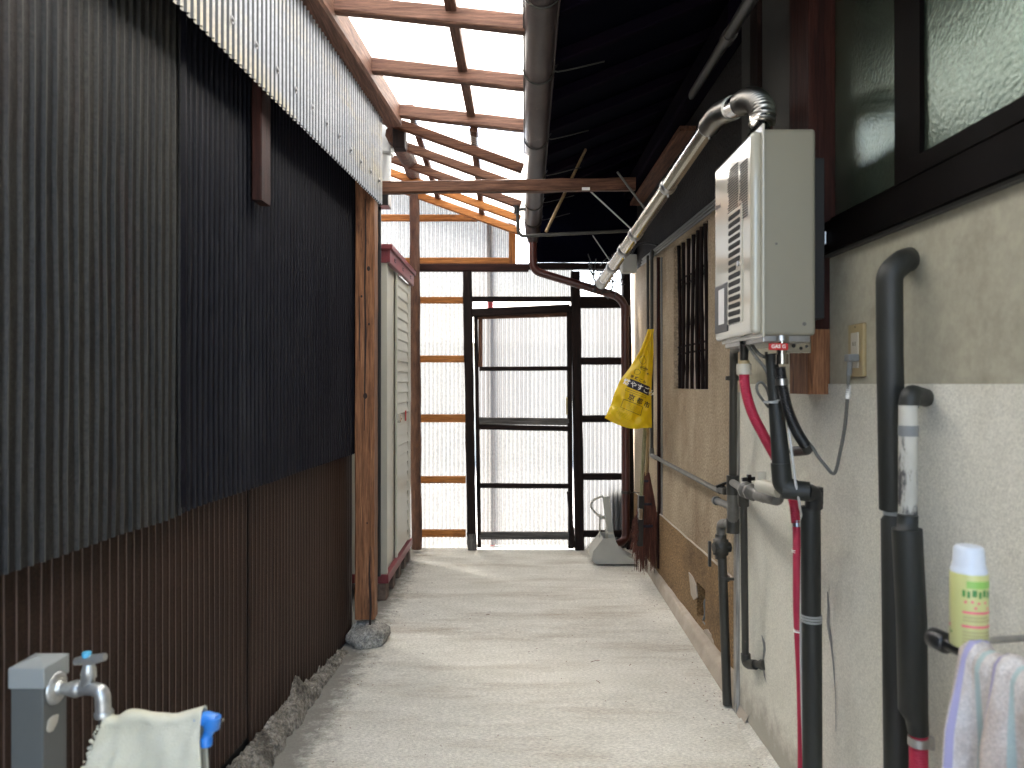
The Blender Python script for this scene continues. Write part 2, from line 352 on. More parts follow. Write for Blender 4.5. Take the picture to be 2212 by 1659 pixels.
def text_verts(s, size, bold=0):
    cu = bpy.data.curves.new('t', 'FONT'); cu.body = s; cu.size = size; cu.align_x = 'CENTER'; cu.align_y = 'CENTER'; cu.resolution_u = 3; cu.offset = bold
    o = bpy.data.objects.new('t', cu); C.objects.link(o); dg = bpy.context.evaluated_depsgraph_get(); dg.update()
    me = o.evaluated_get(dg).to_mesh(); vs = [v.co.copy() for v in me.vertices]; fs = [list(p.vertices) for p in me.polygons]
    o.evaluated_get(dg).to_mesh_clear(); bpy.data.objects.remove(o); bpy.data.curves.remove(cu); return vs, fs

# ------------------------------------------------------------ ground and floor
g = MB().box(-60,60,-60,80,-.5,-.004); struct(g.build('ground', 'ground'))
def floor_fn(u, v):
    x = -.97+1.95*u; y = -1.5+7.3*v
    return Vector((x, y, .002*noise.noise(Vector((x*2,y*2,0)))))
struct(MB().grid(floor_fn, 50, 180).build('concrete_path', 'concrete'))

# ------------------------------------------------------------ left wall of corrugated sheets
lw = thing('corrugated_wall', 'tall dark wall of corrugated sheets on the left of the alley', 'wall', (WX(2), 2, 0))
def ridged(ob, y0, pitch=.032, w=.2):
    sh = .2 if y0 < .2 and y0 > 0 else 0
    for p in ob.data.polygons:
        c = ((p.index//14)/RN[0]+.5+sh) % 1-.5
        p.material_index = 1 if abs(c+.5/RN[0]) < w/2 else 0
    return ob
RN = [24]
def csheet(y0, y1, z0, z1, off, amp, pitch=.032, n=24, sharp=1, xf=WX, dent=0, ztop=None, wob=0):
    mb = MB(); N = int((y1-y0)/pitch*n); vs = []; nz = 14; RN[0] = n*(y1-y0)/pitch/((y1-y0)/pitch)
    for i in range(N+1):
        y = y0+pitch*i/n; c = cos(2*pi*(y-y0)/pitch); wv = (1+c)/2
        wv = wv**sharp
        for j in range(nz+1):
            z = z0+(z1-z0)*j/nz
            d = dent*noise.noise(Vector((0, y*2.5, z*1.3)))+dent*.5*noise.noise(Vector((3, y*11, z*4)))
            if j == 0: z += wob*noise.noise(Vector((9, y*3, 0)))
            yj = 1.2*dent*noise.noise(Vector((4, round((y-y0)/pitch)*1.7, z*1.6)))+.5*dent*noise.noise(Vector((8, round((y-y0)/pitch)*1.7, z*7)))
            vs.append(Vector((xf(y)+off+amp*wv+d, y+yj, z)))
    mb.add(vs, [[i*(nz+1)+j, (i+1)*(nz+1)+j, (i+1)*(nz+1)+j+1, i*(nz+1)+j+1] for i in range(N) for j in range(nz)], True)
    return mb
ridged(csheet(-1.5, 1.93, .912, 3.0, .006, .0075, sharp=7, dent=.004, wob=.02).build('upper_sheet', ['dark_sheet','dark_ridge'], lw), -1.5, w=.10)
ridged(csheet(1.915, 3.66, .912, 2.75, .002, .007, sharp=7, dent=.003, wob=.01).build('upper_sheet', ['navy_sheet','navy_ridge'], lw), 1.915, w=.11)
o = MB(); o.grid(lambda u, v: Vector((WX(1.925)+.018+.004*cos(u*pi*2-pi), 1.915+.032*u, .93+v*1.7)), 6, 2); o.build('joint_strip', 'navy_sheet', lw)
ridged(csheet(-1.5, 2.405, .10, .99, -.022, .003, sharp=9, n=16, dent=.002).build('lower_sheet', ['brown_sheet','brown_ridge'], lw), -1.5, w=.13)
ridged(csheet(2.418, 3.66, .02, .99, -.022, .003, sharp=9, n=16, dent=.002).build('lower_sheet', ['brown_sheet','brown_ridge'], lw), 2.418, w=.13)
MB().add([(WX(-1.5)-.03,-1.5,-.05),(WX(3.66)-.03,3.66,-.05),(WX(3.66)-.03,3.66,3.1),(WX(-1.5)-.03,-1.5,3.1),
          (WX(-1.5)-.2,-1.5,-.05),(WX(3.66)-.2,3.66,-.05),(WX(3.66)-.2,3.66,3.1),(WX(-1.5)-.2,-1.5,3.1)],
         [(0,1,2,3),(4,7,6,5),(0,4,5,1),(1,5,6,2),(2,6,7,3),(3,7,4,0)]).build('backing_board', 'black_trim', lw)
# pale fascia strip under the roof
def SX(Y): return -.902+.068*Y
cp = thing('corrugated_fascia', 'pale corrugated plastic fascia screwed along the top of the dark wall', 'cladding panel', (SX(2.5), 2.5, 2.136))
ridged(csheet(.2, 3.66, 2.136, 2.60, 0, .013, xf=SX, sharp=3, dent=.001).build('corrugated_sheet', ['white_strip','strip_rib'], cp), .2-.006, w=.12)
sc0 = None
for k in range(40):
    for (zz, st, y0) in ((2.235, .16, 1.84), (2.545, .125, 2.62)):
        y = y0+k*st
        if y > 3.62: continue
        y = .2+round((y-.2)/.032)*.032
        if sc0 is None:
            b = MB(); c = Vector((SX(y)+.0135, y, zz))
            b.tube([c, c+Vector((.0015,0,0))], .0115, 12); b.sphere(c+Vector((.002,0,0)), .0065, 8, 5, (.6,1,1))
            sc0 = b.build('screw', 'screw_dark', cp); sy, szz = y, zz
        else:
            q = sc0.copy(); C.objects.link(q); q.parent = cp; q.location = (SX(y)-SX(sy)+random.uniform(-.001,.001), y-sy, zz-szz+random.uniform(-.006,.006))
# fixing rail behind the fascia
tag(MB().bar((SX(.2)-.03,.2,2.22), (SX(3.5)-.03,3.5,2.22), .035, .05).build('batten', 'wood_red_y'), 'hidden timber batten running behind the lower edge of the pale fascia', 'batten')
# short timber hanging down the dark wall
tag(MB().bar((WX(2.37)+.040, 2.375, 1.83), (WX(2.37)+.040, 2.375, 2.28), .032, .09, up=(0,1,0)).build('hanging_board', 'wood_maroon_z'),
    'short red-brown board hanging from the fascia against the dark wall', 'board')
# main post and its stone
pb = MB().bar((-.708, 3.60, .12), (-.706, 3.60, 2.58), .093, .10, up=(0,1,0), n=24, jit=.0012, ch=.06)
wp_ = tag(pb.build('wooden_post', 'wood_post_z'), 'square reddish timber post with cracks standing on a foundation stone at the wall end', 'post')
def onpost(px, py): q_ = P(px, py, 3.549); return q_
for (px, py, r_) in ((796,580,6), (789,855,7), (797,700,3), (781,640,3), (793,1130,3)):
    c_ = onpost(px, py); s_ = 3.55/F
    MB().sphere((c_.x, 3.5515, c_.z), 1, 12, 8, (r_*s_*.7, .003, r_*s_)).build('knot', 'knot_dark', wp_)
for pts in (((789,430,1),(790,520,2.2),(788,620,1.6),(790,720,2.4),(788,830,1.4),(787,930,.6)), ((776,640,.5),(777,700,1.4),(776,780,.6)), ((800,1180,.6),(798,1240,1.8),(801,1310,2.6),(799,1360,2.2))):
    cb_ = MB(); n_ = len(pts); A_ = [onpost(a_-w_, b_) for a_, b_, w_ in pts]; B_ = [onpost(a_+w_, b_) for a_, b_, w_ in pts]
    for q_ in A_+B_: q_.y = 3.5475
    cb_.add(A_+B_, [[i_, i_+1, n_+i_+1, n_+i_] for i_ in range(n_-1)]).build('crack', 'knot_dark', wp_)
def blob(c, r, sc, seed, nz=.25, seg=22, rings=14):
    b = MB(); b.sphere((0,0,0), 1, seg, rings)
    for v in b.v:
        d = 1+nz*noise.noise(v*1.3+Vector((seed,0,0)))+nz*.4*noise.noise(v*4+Vector((seed,3,0)))
        v.x, v.y, v.z = c[0]+v.x*d*r*sc[0], c[1]+v.y*d*r*sc[1], c[2]+v.z*d*r*sc[2]
    return b
sb = blob((-.700,3.60,.032), 1, (.095,.12,.072), 4, .3, 30, 20)
for v in sb.v: v.z = min(v.z, .119)
tag(sb.build('foundation_stone', 'stone'), 'rough grey stone under the reddish timber post', 'stone')
# broken concrete along the wall foot
def rub(u, v):
    y = 1.2+2.25*u; x0 = WX(y)-.02; hgt = .062*(1-max(0,(y-2.75)/.75))+.008
    pk = math.exp(-((y-2.86)/.05)**2)*.06+.03*max(0,noise.noise(Vector((y*9,1,0))))
    xr = x0+.02+(.055+.03*noise.noise(Vector((y*9,0,0)))+.012*noise.noise(Vector((y*40,v*6,0))))*(1-.6*max(0,(y-2.5)/.95))
    z = (hgt+pk*(1-v))*(1-v**3)+.020*noise.noise(Vector((y*26, v*4, 0)))*(1-v)+.014*noise.noise(Vector((y*75,v*9,2)))
    return Vector((x0+(xr-x0)*v, y, z if v < 1 else -.01))
tag(MB().grid(rub, 260, 14, False).build('concrete_footing', 'old_concrete'), 'crumbling strip of old concrete along the foot of the dark wall', 'footing')
# the neighbour's side beyond the post
nb = thing('neighbour_wall', 'dark side wall behind the storage cabinet', 'wall', (-1.5,4.7,0))
MB().box(-1.6,-1.5,3.67,5.9,0,3.0).build('wall', 'dark_wall', nb)
MB().box(-1.5,-.97,3.67,3.72,0,2.9).build('wall', 'dark_wall', nb)

# ------------------------------------------------------------ roof: plate, rafters, sheets
tag(MB().bar((-.875+.068*.2,.2,2.615), (-.88+.068*3.75+.02,3.78,2.615), .085, .11, n=10, jit=.001).build('wall_plate', 'wood_pink_y'),
    'long reddish timber plate along the top of the pale fascia', 'beam')
def rafter(y, xl, zl, xr, zr, a, b, m, label, name='rafter', group='roof rafters'):
    o = MB().bar((xl, y, zl), (xr, y, zr), a, b, n=8, jit=.0008).build(name, m)
    tag(o, label, 'rafter', group)
rn = ['nearest thick rafter crossing the top of the picture', 'second thick rafter from the camera below the clear roof', 'third thick rafter where the two roof sections meet']
for i, y in enumerate((2.69, 3.21, 3.74)):
    rafter(y, -.70+.03*i, 2.635, .10, 2.548, .045, .062, 'wood_pink_x', rn[i])
def rr1(x): return 2.672-(x+.7)*.108
tag(MB().bar((-.252,.2,rr1(-.25)-.012), (-.205,3.76,rr1(-.2)-.012), .042, .03, n=8, jit=.001).build('purlin', 'wood_pink_y'), 'long purlin running down the middle of the nearer clear roof', 'purlin', 'roof purlins')
def striped(ob, ax, pitch, w, ph=0):
    og = Vector(ob['org'])
    for p in ob.data.polygons:
        c = ((p.center[ax]+og[ax]-ph)/pitch+.5) % 1-.5; p.material_index = 1 if abs(c) < w/2 else 0
    return ob
def rsheet(x0, x1, y0, y1, zf, pitch=.032, amp=.009):
    N = int((y1-y0)/pitch*12); vs = []; nx = 8
    for i in range(N+1):
        y = y0+(y1-y0)*i/N
        for j in range(nx+1):
            x = x0+(x1-x0)*j/nx; vs.append(Vector((x, y, zf(x)+amp*(1+cos(2*pi*(y-y0)/pitch))/2+.002*noise.noise(Vector((x*3,y*3,0))))))
    return MB().add(vs, [[i*(nx+1)+j, (i+1)*(nx+1)+j, (i+1)*(nx+1)+j+1, i*(nx+1)+j+1] for i in range(N) for j in range(nx)], True)
tag(striped(rsheet(-1.02, .13, -.4, 3.80, lambda x: rr1(x)+.012).build('corrugated_roof', ['roof_sheet','roof_shade_line']), 1, .032, .18, -.4), 'nearer section of clear corrugated plastic roof between wall plate and gutter', 'roof')
def rr2(x): return 2.40-.36*x
ln = ['first slim rafter of the far roof section, beside the thick rafter', 'second slim rafter of the far clear roof', 'third slim rafter of the far clear roof',
      'fourth slim rafter of the far clear roof', 'last slim rafter of the far clear roof, against the end screen']
for i, y in enumerate((3.89, 4.28, 4.68, 5.08, 5.5)):
    rafter(y, -1.15, rr2(-1.15)+.0, .055, rr2(.055), .04, .05, 'wood_new_x' if i > 2 else 'wood_red_x', ln[i])
for x, lb in ((-.205,'purlin under the middle of the far clear roof'), (-.53,'left purlin under the far clear roof')):
    tag(MB().bar((x+.01,3.765,rr2(x)+.072), (x-.02,5.62,rr2(x)+.038), .04, .026, up=(.34,0,1)).build('purlin', 'wood_red_y'), lb, 'purlin', 'roof purlins')
tag(striped(rsheet(-1.35, .085, 3.83, 5.85, lambda x: rr2(x)+.054).build('corrugated_roof', ['roof_sheet','roof_shade_line']), 1, .032, .2, 3.83), 'far section of clear corrugated plastic roof sloping to the gutter', 'roof')
# log beam, block and crossbeam
lp = smooth_path([P(852,290,3.95), P(866,318,4.3), P(885,352,4.75), P(897,395,5.45), P(897,410,5.55)], 5)
tag(MB().tube(lp, [.05+.006*noise.noise(Vector((i,0,0))) for i in range(len(lp))], 10).build('log_beam', 'bark'), 'crooked dark log beam leading from the roof corner to the log post', 'log')
def log(p, q, r, n=26):
    p = Vector(p); q = Vector(q)
    pts = [p+(q-p)*(i/n)+Vector((.006*noise.noise(Vector((i*.3,0,0))),.006*noise.noise(Vector((i*.3,5,0))),0)) for i in range(n+1)]
    b = MB().tube(pts, [r*(1.08-.1*i/n)+.004*noise.noise(Vector((i*.6,2,0))) for i in range(n+1)], 14)
    for v in b.v: v.x += .003*noise.noise(v*40)
    return b
tag(log(P(900,1186,5.5), P(895,402,5.5), .037).build('log_post', 'bark'), 'round bark-brown log post at the left edge of the screen wall', 'post')
tag(MB().rbox(P(850,0,3.95).x, P(876,0,3.95).x, 3.92, 4.0, P(0,322,3.95).z, P(0,277,3.95).z).build('timber_block', 'wood_dark_z'), 'dark square timber end beneath the roof corner', 'timber')
tag(MB().bar(P(819,406,3.69), P(1372,399,3.69), .05, .060, n=14, jit=.0025).build('crossbeam', 'wood_red_x'), 'old brown crossbeam spanning the alley below the gutter', 'beam')
rp = thing('rain_pipe', 'pale grey plastic rain pipe between fascia and log beam', 'pipe', P(832,440,4.1))
rb = MB(); c0 = P(834,262,4.1); c1 = P(832,345,4.1); c2 = P(829,425,4.1)
rb.rbox(c1.x-.045, c1.x+.045, 4.05, 4.14, c1.z+.02, c0.z+.03, .012); rb.tube([c1+Vector((-.002,0,.03)), c2], .036, 18); rb.build('pipe', 'white_plastic', rp)
MB().rbox(c2.x-.035, c2.x+.035, 4.04, 4.15, c2.z-.06, c2.z+.01, .004).build('bracket', 'black_plastic', rp)
MB().tube([c2+Vector((-.024,0,-.02)), c2+Vector((-.026,0,-2.1))], .010, 10).build('drain_pipe', 'black_plastic', rp)

# ------------------------------------------------------------ gutter and downpipe
gt = thing('gutter', 'dark brown half-round rain gutter along the eaves above the alley', 'gutter', (.13,4,2.4))
def gz(y): return 2.545-.034*(y-2.4)
def gx(y): return .098+.018*(y-2.4)
def gutf(r, z0, y0, y1):
    b = MB(); n = 40
    for rr in (r, r-.004):
        b.grid(lambda u, v: Vector((gx(y0+(y1-y0)*u)+rr*cos(pi+pi*v), y0+(y1-y0)*u, gz(y0+(y1-y0)*u)+z0+rr*sin(pi+pi*v)+.002*noise.noise(Vector((0,u*14,0))))), n, 20)
    return b
g1 = gutf(.058, 0, .2, 5.55); g1.tube([(gx(.2)-.058,.2,gz(.2)),(gx(5.55)-.058,5.55,gz(5.55))], .006, 8); g1.tube([(gx(.2)+.058,.2,gz(.2)),(gx(5.55)+.058,5.55,gz(5.55))], .006, 8)
e = Vector((gx(5.55), 5.55, gz(5.55)))
g1.add([e]+[e+Vector((.058*cos(pi+pi*j/16),0,.058*sin(pi+pi*j/16))) for j in range(17)], [[0,j+1,j+2] for j in range(16)])
g1.build('trough', 'gutter', gt)
for y in (1.9, 2.43, 3.0, 3.75, 4.33, 4.9, 5.35):
    c = Vector((gx(y), y, gz(y)))
    MB().tube([c+Vector((.062*cos(pi+pi*j/18),0,.062*sin(pi+pi*j/18))) for j in range(19)], .0035, 6).tube(smooth_path([c+Vector((.062,0,0)), c+Vector((.075,0,.02)), c+Vector((.075,.0,-.01)), c+Vector((.27,.03,.045))], 4), .003, 6).build('hanger', 'dark_pipe', gt)
dp = thing('downpipe', 'dark red-brown downpipe slanting from the gutter to the right wall and floor', 'pipe', P(1350,1180,5.35))
a0 = Vector((gx(5.45), 5.45, gz(5.45)-.05))
MB().tube([a0+Vector((0,0,.03)), a0+Vector((0,0,-.03)), a0+Vector((0,0,-.10))], [.06,.055,.036], 16).build('outlet', 'gutter', dp)
MB().tube(fil([a0+Vector((0,0,-.08)), P(1152,585,5.42), P(1335,640,5.4), P(1350,660,5.4), P(1352,1168,5.38), P(1325,1178,5.3)], .06), .029, 16).build('pipe', 'downpipe', dp)
MB().tube([P(1352,1060,5.38), P(1352,1066,5.38)], .033, 16).tube([P(1352,1063,5.38), P(1395,1065,5.38)], .003, 6).build('clip', 'dark_pipe', dp)
MB().tube([P(1351,660,5.4), P(1351,684,5.4)], .033, 16).build('collar', 'downpipe', dp)

# ------------------------------------------------------------ end screen of timber and clear sheets
Y0 = 5.62
sw = thing('screen_wall', 'timber-framed wall of clear corrugated sheets closing the alley end', 'wall', (0, Y0, 0))
def G(px, py, dy=0): return P(px, py, Y0)+Vector((0,dy,0))
def rail(x0, x1, y0, y1, m, par, dy=-.012, th=.036, name='rail', tilt=0):
    a = G(x0, (y0+y1)/2-tilt/2, dy); b = G(x1, (y0+y1)/2+tilt/2, dy); h = (y1-y0)/F*Y0
    return MB().bar(a, b, th, h, n=6, jit=.0012).build(name, m, par)
for (a, b) in ((642,656),(768,783),(895,912),(1028,1043),(1143,1159)): rail(907, 1006, a, b, 'wood_new_x', sw)
rail(820, 1032, 464, 478, 'wood_new_x', sw, dy=.0); rail(820, 1100, 557, 571, 'wood_new_x', sw, dy=.0)
MB().bar(G(1106.5,571,-.016), G(1106.5,457,-.016), .052, .04, up=(0,1,0), n=4, jit=.001).build('post', 'wood_new_z', sw)
rail(820, 1141, 572, 588, 'wood_maroon_x', sw, dy=-.03, th=.06, name='lintel'); rail(1141, 1365, 570, 584, 'wood_dark_x', sw, dy=-.03, th=.06, name='lintel')
def post(p, q, wd, m, dy=-.03, th=.07, k=1):
    return MB().bar(G(*p, dy), G(*q, dy), wd/F*Y0, th, up=(0,1,0), n=20, jit=.0022).build('post', m, sw)
post((1010,588), (1019,1150), 19, 'wood_dark_z')
MB().bar(G(1019,1150,-.03), G(1021,1188,-.03), .068, .07, up=(0,1,0), n=5, jit=.004).build('post_foot', 'wood_grey_z', sw)
post((1242,588), (1251,1189), 20, 'wood_dark_z'); post((1228,1060), (1237,1180), 9, 'wood_dark_z', -.05, .03)
post((1351,560), (1362,1190), 18, 'wood_dark_z', .0)
rail(1019, 1234, 641, 652, 'wood_dark_x', sw)
rail(1251, 1342, 641, 666, 'wood_dark_x', sw, name='header')
for (a, b) in ((772,788),(897,912),(1022,1036),(1145,1159)): rail(1252, 1345, a, b, 'wood_dark_x', sw)
# gable boards above the lintel on the eaves side
def gsheet(x0, x1, y0, y1, dy, name, par, m='gate_sheet', pitch=.032, amp=.008):
    a = G(x0, y1, dy); b = G(x1, y0, dy); N = int((b.x-a.x)/pitch*12)
    vs = []; nz = 10
    for i in range(N+1):
        x = a.x+(b.x-a.x)*i/N
        for j in range(nz+1):
            z = a.z+(b.z-a.z)*j/nz; vs.append(Vector((x, a.y+amp*(1+cos(2*pi*x/pitch))/2+.002*noise.noise(Vector((x*5,z*3,0))), z)))
    return striped(MB().add(vs, [[i*(nz+1)+j, (i+1)*(nz+1)+j, (i+1)*(nz+1)+j+1, i*(nz+1)+j+1] for i in range(N) for j in range(nz)], True).build(name, [m,'gate_shade_line'], par), 0, .016, .22)
gsheet(790, 1100, 395, 580, .02, 'clear_sheet', sw)
gsheet(790, 1010, 582, 900, .012, 'clear_sheet', sw); gsheet(790, 1016, 893, 1188, .022, 'clear_sheet', sw)
gsheet(1014, 1238, 582, 646, .012, 'clear_sheet', sw)
gsheet(1246, 1350, 660, 908, .012, 'clear_sheet', sw, 'gate_sheet_grainy'); gsheet(1250, 1354, 900, 1186, .022, 'clear_sheet', sw, 'gate_sheet_grainy')
# perforated strip at the foot
b = MB(); z0, z1 = G(0,1191).z, G(0,1178).z; x0, x1 = G(1024,0).x, G(1330,0).x
zz = [z0, z0+.012, z0+.024, z0+.036, z1]
n = 110
for i in range(n):
    xa = x0+(x1-x0)*i/n; xb = x0+(x1-x0)*(i+.55)/n; xc = x0+(x1-x0)*(i+1)/n
    for j in range(4):
        b.add([(xa,Y0+.035,zz[j]),(xb,Y0+.035,zz[j]),(xb,Y0+.035,zz[j+1]),(xa,Y0+.035,zz[j+1])], [(0,1,2,3)])
        if j % 2 == 0: b.add([(xb,Y0+.035,zz[j]),(xc,Y0+.035,zz[j]),(xc,Y0+.035,zz[j+1]),(xb,Y0+.035,zz[j+1])], [(0,1,2,3)])
b.build('perforated_strip', 'white_plastic', sw)
# the door in it
dr = thing('screen_door', 'tall timber door with clear corrugated panels in the end wall', 'door', G(1125,1183,-.01))
D = -.034
MB().bar(G(1028,670,D), G(1036,1180,D), .028, .03, up=(0,1,0), n=10, jit=.0015).build('stile', 'wood_dark_z', dr)
MB().bar(G(1228.5,662,D), G(1232,1182,D), .036, .03, up=(0,1,0), n=10, jit=.0015).build('stile', 'wood_dark_z', dr)
MB().bar(G(1018,677,D-.004), G(1230,667,D-.004), .045, .060, n=6, jit=.001).build('top_rail', 'wood_dark_x', dr)
MB().bar(G(1026,686,D+.02), G(1226,680,D+.02), .03, .03, n=6, jit=.001).build('top_strip', 'wood_red_x', dr)
MB().bar(G(1038,690,D+.022), G(1038,793,D+.022), .03, .02, up=(0,1,0)).build('inner_stile', 'wood_red_z', dr)
for (a, b_, m, t) in ((792,801,'wood_dark_x',-1),(902,917,'wood_grey_x',2),(918,929,'wood_dark_x',4),(1043,1053,'wood_dark_x',1),(1147,1163,'wood_grey_x',0)):
    rail(1036, 1228, a, b_, m, dr, dy=D, th=.03, tilt=t)
gsheet(1030, 1230, 680, 912, .005, 'clear_panel', dr, 'gate_sheet_grainy'); gsheet(1032, 1234, 905, 1178, .0, 'clear_panel', dr)
MB().bar(G(1223,858,D-.02), G(1223.5,895,D-.02), .012, .012, up=(0,1,0)).build('handle', 'beige_plate', dr)

# ------------------------------------------------------------ what lies beyond the screen
tag(MB().tube([P(1057,420,5.672), P(1064,1178,5.672)], .022, 12).build('red_pole', 'red_pole'), 'blurred red pole standing behind the clear door panels', 'pole')
oh = thing('neighbour_house', 'pale house beyond the clear screen', 'house', (0,12,0))
MB().box(-6,9,12,18,0,1.9).build('wall', 'cream_house', oh)
MB().add([(-6.3,11.7,1.9),(9.3,11.7,1.9),(9.3,15,3.1),(-6.3,15,3.1),(-6.3,18.3,1.9),(9.3,18.3,1.9)], [(0,1,2,3),(3,2,5,4),(0,3,4),(1,5,2),(0,4,5,1)]).build('roof', 'cream_house', oh)
tag(MB().rbox(P(1308,0,5.75).x, P(1352,0,5.75).x, 5.668, 5.95, 0, P(0,1050,5.75).z, .02).build('bin', 'dark_panel'), 'dark bin showing blurred behind the lower right clear sheet', 'bin')

# ------------------------------------------------------------ house on the right
hs = thing('house', 'old rendered house wall on the right with window, grille and dark eaves', 'house', (.93, 3, 0))
def wallx(x, y0, y1, z0, z1, holes=(), depth=.1, back=None):
    ys = sorted({y0, y1, *[h[0] for h in holes], *[h[1] for h in holes]}); zs = sorted({z0, z1, *[h[2] for h in holes], *[h[3] for h in holes]})
    b = MB()
    for a, c in zip(ys, ys[1:]):
        for d, f in zip(zs, zs[1:]):
            if any(h[0] <= a and c <= h[1] and h[2] <= d and f <= h[3] for h in holes): continue
            b.add([(x,a,d),(x,a,f),(x,c,f),(x,c,d)], [(0,1,2,3)])
    for h in holes:
        X = x+depth; b.add([(x,h[0],h[2]),(X,h[0],h[2]),(X,h[0],h[3]),(x,h[0],h[3])], [(0,1,2,3)]); b.add([(x,h[1],h[2]),(x,h[1],h[3]),(X,h[1],h[3]),(X,h[1],h[2])], [(0,1,2,3)])
        b.add([(x,h[0],h[2]),(x,h[1],h[2]),(X,h[1],h[2]),(X,h[0],h[2])], [(0,1,2,3)]); b.add([(x,h[0],h[3]),(X,h[0],h[3]),(X,h[1],h[3]),(x,h[1],h[3])], [(0,1,2,3)])
    X = x+.25 if back is None else back
    b.add([(X,y0,z0),(X,y1,z0),(X,y1,z1),(X,y0,z1)], [(0,1,2,3)])
    for (a, c) in ((y0,y0),(y1,y1)): b.add([(x,a,z0),(X,a,z0),(X,a,z1),(x,a,z1)], [(0,1,2,3)])
    for q in (z0, z1): b.add([(x,y0,q),(X,y0,q),(X,y1,q),(x,y1,q)], [(0,1,2,3)])
    return b
wallx(.861, -1.5, 2.8, -.02, 1.25).build('rough_wall', 'white_wall', hs, fix=False)
wallx(.865, -1.5, 2.8, 1.25, 1.60).build('plaster_wall', 'smooth_wall', hs, fix=False)
wallx(.868, 2.156, 2.8, 1.60, 3.0).build('upper_plaster', 'shade_plaster', hs, fix=False)  # plaster coloured dark to carry the shade beneath the eaves
WIN = (3.51, 4.26, 1.222, 2.035)
wallx(.93, 2.802, 5.75, .44, 2.10, [WIN], .085).build('render_wall', 'brown_wall', hs, fix=False)
HOLE = (3.52, 3.68, .10, .27)
wallx(.918, 2.802, 5.75, -.02, .44, [HOLE], .12).build('plinth_wall', 'gold_wall', hs, fix=False)
b = MB()
def ledge(u, v): 
    y = 2.81+2.9*u; return Vector((.916+.014*v, y, .44+.004*sin(v*pi)+.003*noise.noise(Vector((y*6,0,0)))))
b.grid(ledge, 80, 4); b.build('plinth_ledge', 'pale_mortar', hs)
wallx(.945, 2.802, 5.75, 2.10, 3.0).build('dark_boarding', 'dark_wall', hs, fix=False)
MB().box(.848,.93,2.803,2.835,.0,1.22).build('corner_board', 'wood_pale_z', hs)
# vent hole with broken edges
MB().box(1.0,1.02,3.5,3.7,.08,.29).build('vent_back', 'black_trim', hs)
vg = MB()
for k in range(5): vg.box(.955,.965,3.53+k*.03,3.54+k*.03,.10,.27)
vg.build('vent_grille', 'downpipe', hs)
MB().tube(smooth_path([(.93,3.60,.105),(.935,3.585,.14),(.93,3.575,.20),(.95,3.57,.22)],4), .006, 8).tube([(.925,3.69,.09),(.925,3.52,.10)], .005, 8).build('vent_wire', 'tape_grey', hs)
def patch(cy, cz, ry, rz, x, seed, n=26):
    pm = MB()
    pts = [(cy+ry*cos(2*pi*k/n)*(1+.5*noise.noise(Vector((k*.6,seed,0)))), cz+rz*sin(2*pi*k/n)*(1+.35*noise.noise(Vector((k*.6,seed,4))))) for k in range(n)]
    pm.prism(pts, 'x', x, x+.006).build('mortar_patch', 'pale_mortar', hs)
MB().prism([(.914*F/(px-CX), H-(py-CY)/(px-CX)*.914) for px, py in ((1488,1236),(1496,1246),(1503,1264),(1506,1290),(1499,1296),(1493,1284),(1491,1262))], 'x', .912, .919).build('mortar_patch', 'pale_mortar', hs); patch(3.45,.05,.10,.05,.9135,5)
# concrete curb in front
def curb(u, v):
    y = 2.70+2.95*u; xo = .846+.022*(y-2.74); x = xo+(.922-xo)*v
    z = (.055+.006*noise.noise(Vector((y*5,v*2,0))))*min(1, v*3.2)+.012*v+.003*noise.noise(Vector((y*40,v*9,0)))
    return Vector((x, y, z if v > 0 else -.005))
struct(MB().grid(curb, 160, 14).build('kerb', 'pale_mortar'))
def curb2(u, v):
    y = .4+2.35*u; x = .80+.063*v; return Vector((x, y, -.004+.022*v**1.5+.003*noise.noise(Vector((y*9,v*3,0)))))
struct(MB().grid(curb2, 100, 8).build('kerb_fillet', 'concrete'))
# wall cracks (grey scars)
for pts in (((1788,1278,.004),(1790,1310,.007),(1789,1345,.010),(1793,1370,.012),(1797,1400,.006),(1801,1440,.004),(1805,1500,.002),(1806,1580,.0015)), ((1646,1372,.004),(1650,1385,.016),(1652,1402,.012),(1648,1430,.006),(1652,1462,.008),(1656,1475,.002))):
    L = []; R = []; cr = MB()
    for (px, py, wd) in pts:
        Y = .8605*F/(px-CX); z = H-(py-CY)/F*Y; L.append((.8600, Y-wd, z)); R.append((.8600, Y+wd, z))
    n = len(pts); cr.add(L+R, [[i,i+1,n+i+1,n+i] for i in range(n-1)]).build('wall_scar', 'tape_grey', hs)
# house post beside the heater
MB().bar((.846,2.086,1.40), (.846,2.086,3.0), .078, .141, up=(0,1,0), n=12, jit=.001, ch=.04).build('timber_post', 'wood_maroon_z', hs)  # upper length coloured near-black red to stand for the shade up there
MB().bar((.846,2.086,1.222), (.846,2.086,1.399), .078, .141, up=(0,1,0), n=3, jit=.001, ch=.04).build('post_foot', 'wood_post_z', hs)  # same post; the light on its foot is painted as brighter wood
MB().bar((.90,2.62,1.9), (.90,2.62,3.0), .09, .10, up=(0,1,0)).build('timber_post', 'wood_dark_z', hs)
